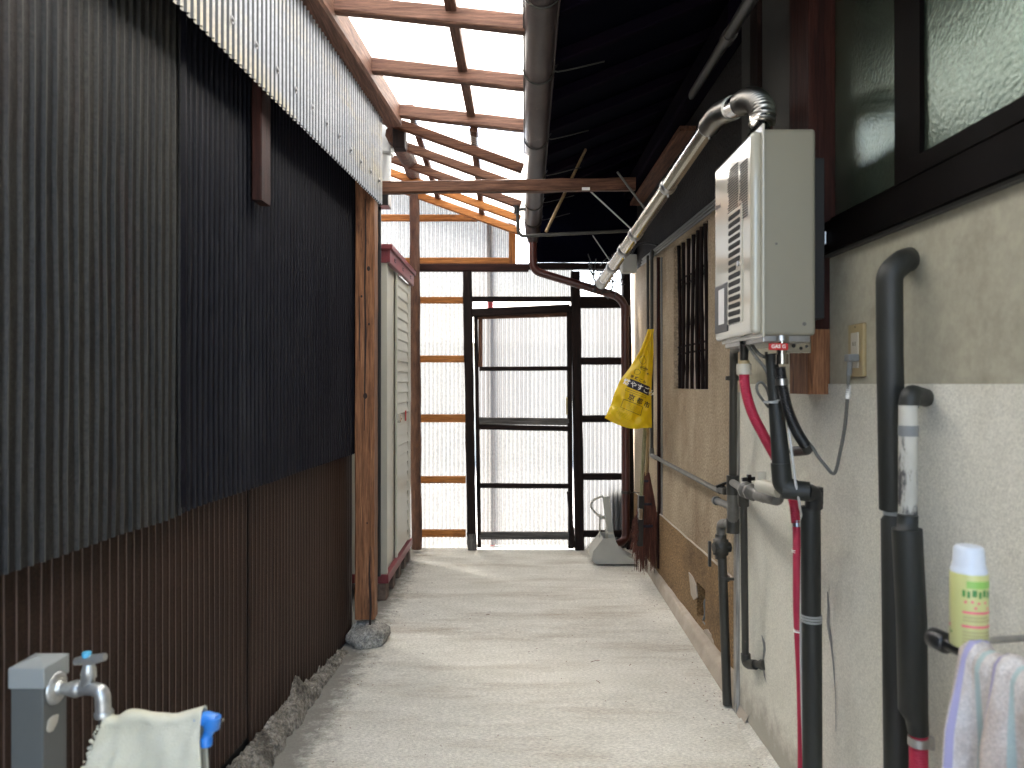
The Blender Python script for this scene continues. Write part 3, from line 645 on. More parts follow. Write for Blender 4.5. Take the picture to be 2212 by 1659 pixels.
# sliding window
wn = MB().box(.835,.90,-.6,2.012,1.607,1.66).box(.845,.93,-.6,2.012,1.66,1.685)
wn.box(.835,.845,-.6,2.012,1.60,1.607)
wfr = wn.build('window', 'window_frame', hs)
MB().box(.848,.872,-.6,2.012,1.592,1.5995).build('sill', 'shade_plaster', wfr)
MB().box(.866,.892,1.48,1.54,1.69,3.0).box(.866,.892,1.54,2.012,1.685,1.70).build('sash_frame', 'window_frame', wfr)
MB().box(.842,.864,1.53,1.631,1.7252,3.0).box(.842,.864,-.6,1.631,1.686,1.725).build('sash_frame', 'window_frame', wfr)
MB().box(.878,.884,1.54,2.012,1.70,3.0).build('pane', 'frosted_glass', wfr)
MB().box(.852,.858,-.6,1.53,1.725,3.0).build('pane', 'frosted_glass', wfr)
MB().rbox(.828,.834,1.96,2.01,1.62,1.655,.002).build('sash_plate', 'steel', wfr)
# grille window in the brown wall
gw = MB().box(.985,.997,3.50,4.27,1.21,2.05).build('window', 'paper_pane', hs)
MB().box(.975,.984,3.511,3.53,1.223,2.034).build('frame', 'wood_maroon_z', gw); MB().box(.975,.984,4.24,4.259,1.223,2.034).build('frame', 'wood_maroon_z', gw); MB().box(.975,.984,3.87,3.89,1.223,2.034).build('frame', 'wood_maroon_z', gw)
for k, y in enumerate((3.54,3.605,3.68,3.77,3.87,3.98,4.09,4.18)):
    kx_ = random.uniform(-.012,.012)
    pts = [(.945+.004*sin(i*.25+k), y+kx_*(i/14-.5)+.003*sin(i*.35+k*2), 1.225+.805*i/14) for i in range(15)]
    MB().tube(pts, [.0095+(.002 if i % 4 == 2 else 0) for i in range(15)], 8).build('bar', 'wood_dark_z', gw)
for z in (1.42,1.46,1.80,1.84):
    MB().tube([(.956, 3.515+.74*i/10, z+.006*noise.noise(Vector((i,z*9,0)))) for i in range(11)], .0055, 6).build('cross_bar', 'wood_dark_y', gw)
# eaves: dark boards and rafters rising to the wall
def ez(x): return 2.60+.40*(x-.15)
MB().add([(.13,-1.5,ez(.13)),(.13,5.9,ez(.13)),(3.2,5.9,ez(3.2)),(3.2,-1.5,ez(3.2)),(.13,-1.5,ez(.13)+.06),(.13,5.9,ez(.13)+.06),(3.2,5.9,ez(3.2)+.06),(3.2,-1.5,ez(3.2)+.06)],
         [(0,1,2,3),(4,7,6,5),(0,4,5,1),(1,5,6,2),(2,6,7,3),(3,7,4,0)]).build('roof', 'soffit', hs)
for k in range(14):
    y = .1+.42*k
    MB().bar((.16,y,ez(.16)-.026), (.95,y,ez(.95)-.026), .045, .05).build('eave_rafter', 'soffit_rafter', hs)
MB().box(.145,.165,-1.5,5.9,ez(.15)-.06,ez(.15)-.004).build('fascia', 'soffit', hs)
MB().box(.86,.945,3.8,5.4,2.55,2.575).build('plate_board', 'wood_red_y', hs)
MB().bar((.895,2.9,2.70), (.895,5.7,2.70), .10, .11).build('eave_beam', 'soffit_rafter', hs)
gb = MB(); a = G(1141,570); c = G(1372,570)
gb.prism([(.17,a.z+.01),(c.x+.02,a.z+.01),(c.x+.02,ez(c.x)-.01),(.17,ez(.17)-.02)], 'y', 5.60, 5.62); gb.build('gable_board', 'soffit', hs)
MB().box(1.3,1.35,-1.5,5.75,0,3.0).build('inner_wall', 'dark_wall', hs)
# pipe and conduits under the eaves and on the wall
tag(MB().tube([P(1634,-20,2.0), P(1490,212,3.7)], .019, 14).tube([P(1578,72,2.45), P(1568,88,2.53)], .024, 14).build('eave_pipe', 'dark_pipe'), 'dark pipe with a collar sloping beneath the black eaves', 'pipe')
cdt = MB()
for k in range(3): cdt.tube([(.917-.004*k, 5.2, 2.125-.02*k), (.917-.004*k, 2.84, 2.065-.02*k)], .007, 8)
tag(cdt.build('cable_bundle', 'black_plastic'), 'bundle of black cables clipped along the brown wall above the barred window', 'cable')
vp = MB(); vp.tube([P(1408,540,4.75), P(1408,975,4.75)], .011, 10).tube([P(1399,552,4.8), P(1400,720,4.8)], .009, 10)
tag(vp.build('wall_conduit', 'dark_pipe'), 'thin dark vertical conduit on the brown wall behind the yellow bag', 'pipe')
tag(MB().bar(P(1422,556,4.62), P(1424,1228,4.62), .02, .02, up=(0,1,0), n=12, jit=.001).build('wall_batten', 'wood_maroon_z'), 'slim reddish vertical batten on the wall beside the brooms', 'batten')
tag(MB().tube([P(1429,556,4.58), P(1431,1230,4.58)], .006, 8).build('wall_cable', 'tape_grey'), 'grey-blue cable running down beside the slim vertical batten', 'cable')
hp = thing('wall_pipe', 'slim grey pipe sloping low along the brown wall to a valve', 'pipe', P(1410,983,4.74))
MB().tube([P(1409,984,4.74), P(1556,1062,3.17)], .012, 12).build('pipe', 'grey_pipe', hp)
MB().tube(fil([P(1408,968,4.75), P(1408,984,4.75), P(1418,989,4.62)],.02), .015, 12).build('elbow', 'grey_pipe', hp)
v = P(1562,1058,3.1)
MB().rbox(v.x-.016,v.x+.016,v.y-.05,v.y+.05,v.z-.014,v.z+.014,.004).build('valve', 'dark_pipe', hp)
MB().bar(v+Vector((-.03,0,.012)), v+Vector((.015,0,.030)), .016, .010).box(v.x-.005,v.x+.005,v.y-.006,v.y+.006,v.z,v.z+.03).build('valve_handle', 'black_plastic', hp)

# ------------------------------------------------------------ gas pipework
gp = thing('gas_pipe', 'dark grey gas pipework with tee, valves and elbows beside the pale wall end', 'pipe', P(1570,1525,2.876))
MB().tube([P(1571,1522,2.87), P(1560,1205,2.87)], .0175, 14).build('pipe', 'dark_pipe', gp)
MB().tube(fil([P(1558,1162,2.87), P(1557,1131,2.87), P(1571,1131,2.80)], .03), .018, 14).build('elbow', 'grey_pipe', gp)
v = P(1557,1182,2.87)
MB().tube([v+Vector((0,0,-.045)), v+Vector((0,0,-.03)), v+Vector((0,0,-.028)), v+Vector((0,0,.03)), v+Vector((0,0,.032)), v+Vector((0,0,.05))], [.022,.022,.030,.030,.022,.022], 8).tube([v+Vector((-.03,-.01,0)), v+Vector((.035,0,0))], .020, 8).build('valve', 'dark_pipe', gp)
MB().rbox(v.x-.052,v.x-.041,v.y-.02,v.y-.004,v.z-.072,v.z+.026,.003).build('valve_handle', 'black_plastic', gp)
MB().tube([P(1571,1131,2.80), P(1582,1133,2.74)], .017, 14).tube(fil([P(1580,1133,2.75), P(1583,1133,2.73), P(1583,1108,2.72), P(1583,1066,2.72)],.03), .021, 14).build('pipe', 'grey_pipe', gp)
MB().tube([P(1583,1151,2.73), P(1583,1120,2.73)], .024, 14).build('collar', 'dark_pipe', gp)
MB().tube([P(1583,1068,2.72), P(1583,1027,2.72)], .023, 14).build('tee', 'dark_pipe', gp)
MB().tube(fil([P(1583,1028,2.72), P(1585,755,2.65), P(1600,748,2.25), P(1606,735,2.12)], .05), .0145, 14).build('pipe', 'dark_pipe', gp)
MB().tube([P(1584,822,2.66), P(1584,812,2.66)], .019, 12).tube([P(1584,817,2.66), P(1568,817,2.66)], .007, 8).build('clip', 'dark_pipe', gp)
MB().tube([P(1564,1254,2.87), P(1564,1244,2.87)], .022, 12).tube([P(1564,1250,2.86), P(1588,1251,2.83)], .006, 8).build('clip', 'dark_pipe', gp)
MB().tube([P(1583,1043,2.70), P(1608,1057,2.40)], .0135, 14).build('pipe', 'grey_pipe', gp)
u0, u1 = P(1606,1056,2.42), P(1648,1073,2.12)
ud = (u1-u0).normalized()
MB().tube([u0,u0+ud*.04,u0+ud*.042,u0+ud*.07,u0+ud*.072,u0+ud*.12,u0+ud*.122,u0+ud*.16,u0+ud*.162,u1], [.022,.022,.028,.028,.020,.020,.026,.026,.018,.018], 8).build('union', 'grey_pipe', gp)
v = P(1618,1040,2.36)
MB().bar(v+Vector((-.022,0,.006)), v+Vector((.026,0,.010)), .012, .012).box(v.x-.006,v.x+.006,v.y-.006,v.y+.006,v.z-.025,v.z+.022).build('valve_handle', 'black_plastic', gp)
MB().tube(fil([P(1637,1070,2.14), P(1672,1078,2.0), P(1680,1080,1.98), P(1680,1058,1.98)],.02), .0165, 14).build('elbow', 'grey_pipe', gp)
MB().tube(fil([P(1606,1064,2.55), P(1610,1412,2.62), P(1612,1432,2.62), P(1650,1436,2.53)], .04), .0125, 14).build('pipe', 'dark_pipe', gp)
MB().tube(fil([P(1611,1412,2.62), P(1612,1434,2.62), P(1632,1436,2.57)], .03), .017, 12).tube([P(1645,1436,2.545), P(1653,1436,2.525)], .018, 8).build('elbow', 'dark_pipe', gp)
MB().tube([P(1606,1064,2.55), P(1606,1092,2.56)], .019, 12).build('collar', 'dark_pipe', gp)
MB().tube([P(1546,1081,3.0), P(1578,1094,2.76)], .013, 14).tube([P(1546,1081,3.0), P(1549,1082,2.97)], .018, 14).build('stub', 'grey_pipe', gp)

# ------------------------------------------------------------ water heater
X0, X1, YA, YB, ZA, ZB = .60, .76, 1.85, 2.20, 1.371, 1.889
wh = thing('water_heater', 'off-white gas water heater mounted on the right-hand wall', 'water heater', ((X0+X1)/2, 2.02, ZA))
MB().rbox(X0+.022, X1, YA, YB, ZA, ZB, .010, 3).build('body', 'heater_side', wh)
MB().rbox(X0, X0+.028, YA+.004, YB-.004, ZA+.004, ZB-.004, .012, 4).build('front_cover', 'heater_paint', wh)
b = MB()
pr = [(YA-.004,ZA-.004),(YB+.004,ZA-.004),(YB+.004,ZB+.012),(YA-.004,ZB+.012)]
b.rbox(X0+.024, X0+.031, YA-.005, YB+.005, ZA-.005, ZB+.012, .003); b.build('flange', 'heater_paint', wh)
b = MB(); s_ = MB()
ya, yb, za, zb = 1.925, 2.055, 1.412, 1.722
b.rbox(X0-.003, X0+.004, ya, yb, za, zb, .003)
b.build('vent_grille', 'heater_paint', wh)
for k in range(15):
    z = zb-.012-k*.0202
    y1_ = yb-.012 if k != 7 else yb-.012; y0_ = ya+.014 if k != 7 else ya+.05
    n = 8; pts = []
    for (cy, cz, a0_) in ((y1_-.006,z-.007,-90),(y1_-.006,z-.007,0),(y0_+.006,z-.007,90),(y0_+.006,z-.007,180)):
        for q in range(4): aa = radians(a0_+q*30); pts.append((cy+.0065*cos(aa), cz+.0065*sin(aa)))
    s_.prism(pts, 'x', X0-.0036, X0-.001)
s_.build('vent_slots', 'slot', wh)['kind'] = 'stuff'
MB().tube([(X0-.007,1.95,zb-.155),(X0-.002,1.95,zb-.155)], .007, 12).build('screw', 'steel', wh)
MB().rbox(X0-.003, X0+.003, 2.055, 2.183, 1.397, 1.535, .003).build('control_panel', 'dark_panel', wh)
MB().box(X0-.0036, X0-.0031, 2.085, 2.14, 1.42, 1.52).build('panel_label', 'label_white', wh)
st = MB()
for k in range(24):
    z = 1.838-k*.0068
    y = 2.02
    for (ylo, yhi) in ((1.885,1.955),(1.965,2.06)):
        if ylo > 1.9 or k > 1:
            q = ylo
            while q < yhi-random.uniform(0,.02):
                L = random.uniform(.006,.018); st.box(X0-.0012, X0-.0004, q, min(q+L,yhi), z-.0022, z+.0012); q += L+.003
ob = st.build('instruction_print', 'print_grey', wh); ob['kind'] = 'stuff'
def put_text(s, size, origin, ux, uy, name, m, par, bold=0, warp=None):
    vs, fs = text_verts(s, size, bold); ux = Vector(ux); uy = Vector(uy); o_ = Vector(origin)
    mb = MB(); vv = [o_+ux*v.x+uy*v.y for v in vs]
    if warp: vv = [warp(v) for v in vv]
    mb.add(vv, fs); return mb.build(name, m, par, fix=False)
put_text('Rinnai', .020, (X0-.0008, 2.152, 1.765), (0,-1,0), (0,0,1), 'lettering', 'ink', wh, .0006)
MB().tube([(X1-.03,YA-.001,1.40),(X1-.03,YA+.004,1.40)], .005, 10).tube([(X0+.06,YA-.0008,1.60),(X0+.06,YA+.004,1.60)], .003, 10).build('screw', 'grey_pipe', wh)
MB().tube([(.655,1.95,ZB-.01),(.655,1.95,ZB+.02),(.655,1.95,ZB+.022),(.655,1.95,ZB+.065)], [.033,.033,.030,.030], 20).build('flue_collar', 'chrome', wh)
MB().rbox(X0+.03, X1-.01, YA+.01, YB-.01, ZA-.016, ZA+.002, .003).build('base_plate', 'steel', wh)
bk = MB().rbox(.69,.778,1.925,1.932,1.33,1.368,.002)
bk.build('bracket', 'chrome', wh)
b = MB()
for (x, r) in ((.712,.004),(.732,.005),(.751,.004),(.766,.004)): b.tube([(x,1.9235,1.349+.006*sin(x*90)),(x,1.9245,1.349+.006*sin(x*90))], r, 10)
b.build('bracket_hole', 'slot', wh)
MB().tube([(.68,1.875,1.372),(.68,1.875,1.358)], .022, 16).build('inlet', 'steel', wh)
MB().rbox(.642,.690,1.850,1.856,1.335,1.352,.001).build('gas_tag', 'red_tag', wh)
put_text('GAS G', .0125, (.6655,1.8494,1.3435), (1,0,0), (0,0,1), 'lettering', 'ink_white', wh, .0002)
MB().tube([(.681,1.87,1.36),(.681,1.87,1.325)], .012, 6).tube([(.681,1.87,1.325),(.681,1.87,1.30)], .016, 6).build('gas_nut', 'chrome', wh)
MB().rbox(.785,.815,1.93,2.12,1.42,1.84,.002).build('mounting_bracket', 'black_trim', wh)
# flue duct
fd = thing('flue_duct', 'shiny steel flue duct curving up from the heater and running down the alley', 'duct', (.655,1.95,1.95))
A = Vector((.655,2.46,2.107)); E = P(1306,602,3.9)
pp = smooth_path([(.658,1.95,1.935),(.661,1.955,1.968),(.659,1.995,2.010),(.658,2.06,2.040),(.656,2.12,2.052)], 10)
ribbed(MB(), pp, .0310, .0038, .0105, 22).build('flexible_elbow', 'flex_steel', fd)
MB().tube([(.656,2.11,2.050),(.652,2.19,2.066)], .0325, 22).build('joint_band', 'chrome', fd)
pp = smooth_path([(.652,2.185,2.065),(.649,2.25,2.079),(.650,2.34,2.098),A], 10)
ribbed(MB(), pp, .0320, .0040, .0115, 22).build('flexible_elbow', 'flex_steel', fd)
MB().tube([A, E], .0285, 24).build('straight_pipe', 'chrome', fd)
dE = (E-A); 
for t in (0, .29, .60, .73, .88):
    c = A+dE*t; u = dE.normalized(); k = .0318
    MB().tube([c-u*.018,c-u*.016,c+u*.016,c+u*.018], [k-.003,k,k,k-.003], 24).tube([c+Vector((0,-.0,-k)), c+Vector((0,0,-k-.012))], .004, 6).build('clamp_band', 'steel', fd)
MB().tube([E, E+dE.normalized()*.07], [.030,.034], 20).build('outlet_hood', 'steel', fd)
# things hung in the eaves
def stick(name, pts, r, m, label, cat, seg=8): tag(MB().tube(pts, r, seg).build(name, m), label, cat)
stick('bamboo_cane', [P(1265,323,4.6), P(1180,500,4.2)], .009, 'bamboo_z', 'pale bamboo cane lying slanted under the dark eaves', 'cane')
stick('stay_wire', [P(1271,409,3.72), P(1365,496,3.72)], .004, 'steel', 'wire stay from crossbeam to flue duct', 'wire')
stick('stay_rod', [P(1334,372,3.55), P(1396,455,3.4)], .0055, 'grey_pipe', 'thin grey rod slanting down onto the flue duct', 'rod')
stick('hanging_wire', [P(1280,508,4.3), P(1322,570,4.3)], .003, 'steel', 'short wire slanting below the horizontal black pipe', 'wire')
bp_ = thing('vent_pipe', 'thin black pipe crossing under the eaves with a bent end beside the gutter', 'pipe', P(1240,505,4.1))
MB().tube(fil([P(1136,452,4.15), P(1118,452,4.15), P(1119,500,4.15), P(1126,510,4.15), P(1370,498,4.15)], .04), .0095, 12).build('pipe', 'dark_pipe', bp_)
MB().tube([P(1116,445,4.15), P(1116,462,4.15)], .016, 12).build('end_cap', 'black_plastic', bp_)
MB().rbox(P(1257,0,3.66).x, P(1274,0,3.66).x, 3.655, 3.663, P(0,411,3.66).z, P(0,405,3.66).z, .001).build('wire_plate', 'label_white', bp_)
mb_ = thing('junction_box', 'grey junction box with cable hung at the wall top beside the flue end', 'box', P(1358,590,4.6))
c = P(1357,570,4.6); MB().rbox(c.x-.045,c.x+.05,4.56,4.66,c.z-.055,c.z+.055,.01).build('box', 'meter_grey', mb_)
MB().tube(smooth_path([c+Vector((.02,0,.05)), c+Vector((.05,0,.11)), c+Vector((.10,-.05,.12)), c+Vector((.16,-.1,.10))],5), .007, 8).build('cable', 'black_plastic', mb_)
cw = MB()
for k in range(22):
    p0 = P(random.uniform(1270,1350), random.uniform(545,600), 4.9); p1 = P(random.uniform(1270,1350), random.uniform(560,650), 4.9); q = (p0+p1)/2+Vector((random.uniform(-.1,.1),random.uniform(-.08,.08),random.uniform(-.1,.05)))
    cw.tube(smooth_path([p0,q,p1],6), .0035, 6)
tag(cw.build('cable_tangle', 'black_plastic'), 'tangle of thin black cables around the far end of the flue', 'cable')

# ------------------------------------------------------------ hoses and sleeves below the heater
ph = thing('pink_hose', 'pink ribbed hose dropping from the heater behind the grey sleeves', 'hose', P(1733,1659,2.0))
hpath = smooth_path([P(1607,803,2.05), P(1610,840,2.05), P(1624,890,2.05), P(1648,938,2.04), P(1674,985,2.03), P(1700,1040,2.02), P(1715,1085,2.01), P(1721,1130,2.0)], 8)
ribbed(MB(), hpath, .0140, .0012, .0055, 14).build('upper_hose', 'pink_hose', ph)
ribbed(MB(), smooth_path([P(1722,1138,1.99), P(1723,1200,1.98), P(1724,1320,1.98), P(1730,1450,1.99), P(1733,1560,1.99), P(1734,1700,1.99)], 8), .0122, .0010, .005, 14).build('lower_hose', 'pink_hose', ph)
MB().tube([P(1721,1124,2.0), P(1722,1142,1.995)], .0125, 12).build('joint', 'steel', ph)
MB().tube([P(1607,809,2.05), P(1607,786,2.05)], .0200, 16).build('coupling', 'cream_plastic', ph)
MB().tube([P(1607,786,2.05), P(1607,779,2.05)], .015, 12).build('brass_ring', 'beige_plate', ph)
MB().tube([P(1607,779,2.05), P(1608,738,2.02)], [.011,.013], 12).build('nipple', 'black_plastic', ph)
for py in (1190, 1362):
    MB().tube([P(1722 if py < 1300 else 1726,py-3,1.985), P(1722 if py < 1300 else 1726,py+3,1.985)], .0150, 14).build('cable_tie', 'ink_white', ph)
ip = thing('insulated_pipe', 'dark grey foam-sleeved water pipe running from heater to floor', 'pipe', P(1754,1659,1.93))
MB().tube(fil([P(1666,765,1.93), P(1690,1030,1.90), P(1692,1052,1.90)],.02), [.0150]*1+[.0235]*8+[.0235], 18).build('upper_sleeve', 'insulation', ip)
MB().tube(fil([P(1686,1000,1.90), P(1690,1050,1.90), P(1718,1057,1.89)],.03), .0245, 18).tube([P(1690,1056,1.90), P(1748,1062,1.88)], .0250, 18).build('cross_sleeve', 'insulation', ip)
MB().tube(fil([P(1740,1063,1.90), P(1758,1066,1.91), P(1758,1096,1.92)],.03), .0225, 16).rbox(.785,.80,1.90,1.93,.94,.985,.003).build('elbow', 'black_plastic', ip)
MB().tube([P(1751,1094,1.93), P(1752,1325,1.93), P(1753,1334,1.93), P(1754,1345,1.93), P(1755,1720,1.93)], [.0245,.0245,.0225,.0245,.0245], 20).build('lower_sleeve', 'insulation', ip)
for dz in (0,6,12): MB().tube([P(1753,1327+dz,1.93), P(1753,1331+dz,1.93)], .0262, 18).build('tie', 'tie_grey', ip)
MB().tube([P(1668,866,1.92), P(1668,871,1.92)], .0220, 16).tube(smooth_path([P(1668,868,1.90), P(1684,864,1.90)],3), .002, 6).build('tie', 'tie_grey', ip)
MB().tube([P(1683,1060,1.96), P(1640,1048,2.02)], .019, 14).rbox(*(lambda q: (q.x-.014,q.x+.010,q.y-.012,q.y+.012,q.z,q.z+.036))(P(1645,1046,2.02)), .003).build('valve_handle', 'cream_plastic', ip)
bh = thing('gas_hose', 'black corrugated gas hose curving from the heater to the wall', 'hose', P(1740,975,1.9))
ribbed(MB(), smooth_path([P(1685,795,1.88), P(1691,835,1.87), P(1702,885,1.87), P(1720,930,1.88), P(1738,960,1.90)], 8), .0125, .0018, .0052, 14).build('hose', 'black_plastic', bh)
MB().tube([P(1688,818,1.865), P(1689,832,1.865)], .0155, 14).build('collar', 'steel', bh)
MB().tube(fil([P(1735,955,1.9), P(1746,972,1.91), P(1715,975,2.0)],.03), .0135, 12).build('elbow', 'dark_pipe', bh)
tag(MB().tube(smooth_path([P(1700,900,1.90), P(1708,960,1.88), P(1718,1040,1.87), P(1727,1090,1.88), P(1732,1150,1.95), P(1730,1400,1.96), P(1737,1680,1.96)], 6), .0035, 8).build('drain_tube', 'clear_tube'), 'thin translucent drain tube hanging beside the grey sleeve', 'tube')
lc = MB().tube(smooth_path([P(1612,742,2.0), P(1632,770,1.95), P(1655,800,1.93), P(1662,830,1.94)],6), .0045, 8).tube(smooth_path([P(1622,742,2.0), P(1640,765,1.95), P(1662,775,1.96)],6), .0045, 8)
lc.tube(smooth_path([P(1660,880,1.95), P(1638,850,1.95), P(1635,832,1.95), P(1645,826,1.95), P(1656,840,1.95), P(1662,860,1.96)],6), .0035, 8)
tag(lc.build('control_cable', 'cable_grey'), 'looped thin dark cable under the heater beside the pink hose', 'cable')
# outlet and cord
ot = thing('power_outlet', 'beige wall outlet plate on the pale plaster wall', 'outlet', (.86,1.847,1.27))
MB().rbox(.856,.866,1.807,1.888,1.268,1.400,.003).build('cover_plate', 'beige_plate', ot)
MB().rbox(.8535,.857,1.828,1.867,1.29,1.378,.001).build('insert', 'cream_plastic', ot)
b = MB()
for (y, z) in ((1.842,1.35),(1.853,1.35)): b.box(.8528,.8534,y-.001,y+.001,z-.005,z+.005)
b.tube([(.855,1.847,1.392),(.8556,1.847,1.392)], .002, 8); b.build('socket_slot', 'slot', ot)
pcd = thing('mains_lead', 'grey power cord hanging in a loop from the beige outlet to the heater', 'cord', P(1800,1022,1.84))
q = P(1842,773,1.83); MB().rbox(.825,.8525,q.y-.014,q.y+.012,q.z-.009,q.z+.009,.003).build('plug', 'tape_grey', pcd)
cpath = smooth_path([P(1836,780,1.80), P(1834,800,1.80), P(1831,853,1.80), P(1825,921,1.82), P(1813,985,1.84), P(1805,1018,1.85), P(1797,1022,1.86), P(1783,1006,1.87), P(1766,985,1.88), P(1752,963,1.9), P(1700,900,2.0), P(1665,850,2.02), P(1655,760,2.02)], 8)
MB().tube(cpath, .0042, 10).build('cord', 'cable_grey', pcd)
ribbed(MB(), [P(1836,782,1.80), P(1834,812,1.80)], .0065, .0012, .004, 10).build('strain_relief', 'tape_grey', pcd)
ribbed(MB(), [P(1833,832,1.80), P(1831,862,1.80)], .0056, .0008, .005, 10).build('cord_label', 'label_white', pcd)

# right-hand sleeved pipes
rp1 = thing('sleeved_pipe', 'tall dark foam-sleeved pipe elbowing into the wall below the window', 'pipe', (.80,1.57,0))
pth = fil([P(1967,553,1.61)+Vector((.02,.03,0)), P(1950,565,1.56), P(1921,590,1.555), P(1922,760,1.56), P(1928,1100,1.57)], .05)
MB().tube(pth, .0265, 18).build('upper_sleeve', 'insulation', rp1)
MB().tube([P(1928,1098,1.57), P(1929,1104,1.57), P(1929,1112,1.57), P(1930,1122,1.57), P(1938,1740,1.57)], [.026,.017,.017,.025,.026], 18).build('lower_sleeve', 'insulation', rp1)
MB().tube([P(1929,1101,1.57), P(1929,1112,1.57)], .0195, 14).build('tie', 'tie_grey', rp1)
rp2 = thing('wrapped_pipe', 'tape-wrapped white pipe with thick dark sleeve and pink end', 'pipe', (.79,1.48,0))
MB().tube(fil([P(1985,860,1.50)+Vector((.03,.03,0)), P(1967,850,1.48), P(1962,880,1.48)], .03), .0190, 14).build('elbow', 'insulation', rp2)
MB().tube([P(1962,876,1.47), P(1961,1118,1.47)], .0175, 16).build('white_pipe', 'worn_white', rp2)
MB().tube([P(1962,919,1.47), P(1962,942,1.47)], .0186, 16).build('tape_band', 'tape_grey', rp2)
MB().tube([P(1961,1112,1.46), P(1960,1142,1.46), P(1960,1146,1.46)], [.019,.019,.0275], 16).tube([P(1959,1142,1.46), P(1969,1340,1.46), P(1972,1530,1.46), P(1980,1552,1.46), P(1984,1585,1.46)], [.0275,.0275,.0270,.021,.0185], 20).build('thick_sleeve', 'insulation', rp2)
ribbed(MB(), [P(1984,1578,1.46), P(1985,1740,1.46)], .0165, .0010, .0055, 16).build('hose_end', 'pink_hose', rp2)
MB().tube([P(1984,1592,1.46), P(1984,1610,1.46)], .0195, 14).rbox(*(lambda q: (q.x+.016,q.x+.030,q.y-.006,q.y+.006,q.z-.018,q.z+.008))(P(1984,1600,1.46)), .002).build('hose_clamp', 'steel', rp2)

# ------------------------------------------------------------ towel rail, towel, spray can
tr_ = thing('towel_rail', 'dark metal rail on the right carrying the can and towel', 'rail', (.70,1.1,.84))
r0 = Vector((.685,1.205,.838)); r1 = Vector((.745,.85,.838)); rd = (r1-r0).normalized()
MB().tube([r0, r1], .0105, 16).build('bar', 'black_plastic', tr_)
MB().tube([r0-rd*.004, r0, r0+rd*.03, r0+rd*.032], [.010,.0165,.0165,.0105], 16).build('end_cap', 'black_plastic', tr_)
k = r0+rd*.18; MB().tube([k, k+Vector((.12,.03,.012))], .006, 8).build('bracket', 'steel', tr_)
k = r0+rd*.03; MB().tube([k, k+Vector((.165,.03,.0))], .006, 8).build('bracket', 'steel', tr_)
ca = thing('spray_can', 'yellow-green spray can with white cap standing on the rail end', 'spray can', (.690,1.135,.851))
cc = Vector((.700,1.135,.8495)); cr_ = .0262
MB().tube([cc, cc+Vector((0,0,.002)), cc+Vector((0,0,.109)), cc+Vector((0,0,.113))], [cr_-.002,cr_,cr_,cr_-.001], 28).build('body', 'can_yellow', ca)
MB().tube([cc+Vector((0,0,.113)), cc+Vector((0,0,.117)), cc+Vector((0,0,.1175)), cc+Vector((0,0,.126)), cc+Vector((0,0,.148)), cc+Vector((0,0,.1515)), cc+Vector((0,0,.153))], [cr_-.001,cr_-.001,cr_-.0015,cr_-.004,cr_-.0055,cr_-.007,cr_-.010], 28).build('cap', 'cap_white', ca)
def wrapcan(z0, z1, a0, a1, m, name, rr=.0004):
    b = MB(); b.grid(lambda u, v: Vector((cc.x+(cr_+rr)*sin(radians(a0+(a1-a0)*u)), cc.y-(cr_+rr)*cos(radians(a0+(a1-a0)*u)), cc.z+z0+(z1-z0)*v)), 12, 1); return b.build(name, m, ca, fix=False)
wrapcan(.093,.104,-38,60,'can_green','green_band'); wrapcan(.034,.0375,-52,60,'can_pink','pink_band'); wrapcan(.055,.0585,-50,60,'can_pink','dotted_band',.0003)
for q_ in range(5): wrapcan(.006+q_*.005,.0085+q_*.005,-50,50-9*(q_%3),'can_print','fine_print')
wrapcan(.020,.024,-98,-88,'can_darkgreen','leaf_mark'); wrapcan(.030,.034,-106,-96,'can_pink','flower_mark')
for (a0_, a1_, z) in ((0,6,.080),(10,16,.079),(20,30,.081),(34,40,.079),(44,52,.081),(56,66,.079)): wrapcan(z, z+.010, a0_*1.4-50, a1_*1.4-50, 'can_darkgreen', 'letter_mark')
for (a0_, z) in ((2,.072),(14,.073),(26,.071),(20,.064),(48,.063),(40,.072)): wrapcan(z-.0015, z+.002, a0_*1.6-48, a0_*1.6-40, 'can_pink', 'flower_mark')
wrapcan(.043,.046,-48,50,'can_print','fine_print'); wrapcan(.048,.051,-48,35,'can_print','fine_print')
# towel: folded over the bar, stripes along its length
tw = thing('striped_towel', 'white terry towel with violet and teal stripes hanging on the rail', 'towel', (.72,1.0,.6))
nrm = Vector((-rd.y, rd.x, 0)); nrm = -nrm if nrm.x > 0 else nrm       # towards the alley
def tower(s, h, L0=.0):
    # s = along the bar 0..1, h: -1 (back bottom) .. 0 (over bar) .. 1 (front bottom)
    base = r0+rd*(.082+.27*s)
    fold = .017*sin(s*25+.8)+.008*noise.noise(Vector((s*9, 0, 0)))
    a = abs(h)
    if a < .06:
        th = h/.06*pi/2; rr = .019+.25*abs(fold)
        pnt = base+nrm*(sin(th)*rr)+Vector((0,0,cos(th)*rr+.25*fold))
    else:
        d = (a-.06)/.94*.34; sg = 1 if h > 0 else -1
        out = .019+.25*abs(fold)+sg*fold*min(1,d*9)*1.0+.012*min(1,d*5)*(1 if sg > 0 else .2)
        pnt = base+nrm*(sg*out)+Vector((0,0,.25*fold-d))
        pnt += rd*(.012*noise.noise(Vector((s*4, d*6, sg)))-.03*d*(.5-s))
    return pnt+Vector((0,0,0))
def towel_piece(s0, s1, m, name, off=0):
    b = MB(); n = max(2, int((s1-s0)*70))
    b.grid(lambda u, v: tower(s0+(s1-s0)*u, -1+2*v), n, 90)
    ob = b.build(name, m, tw, fix=False)
    return ob
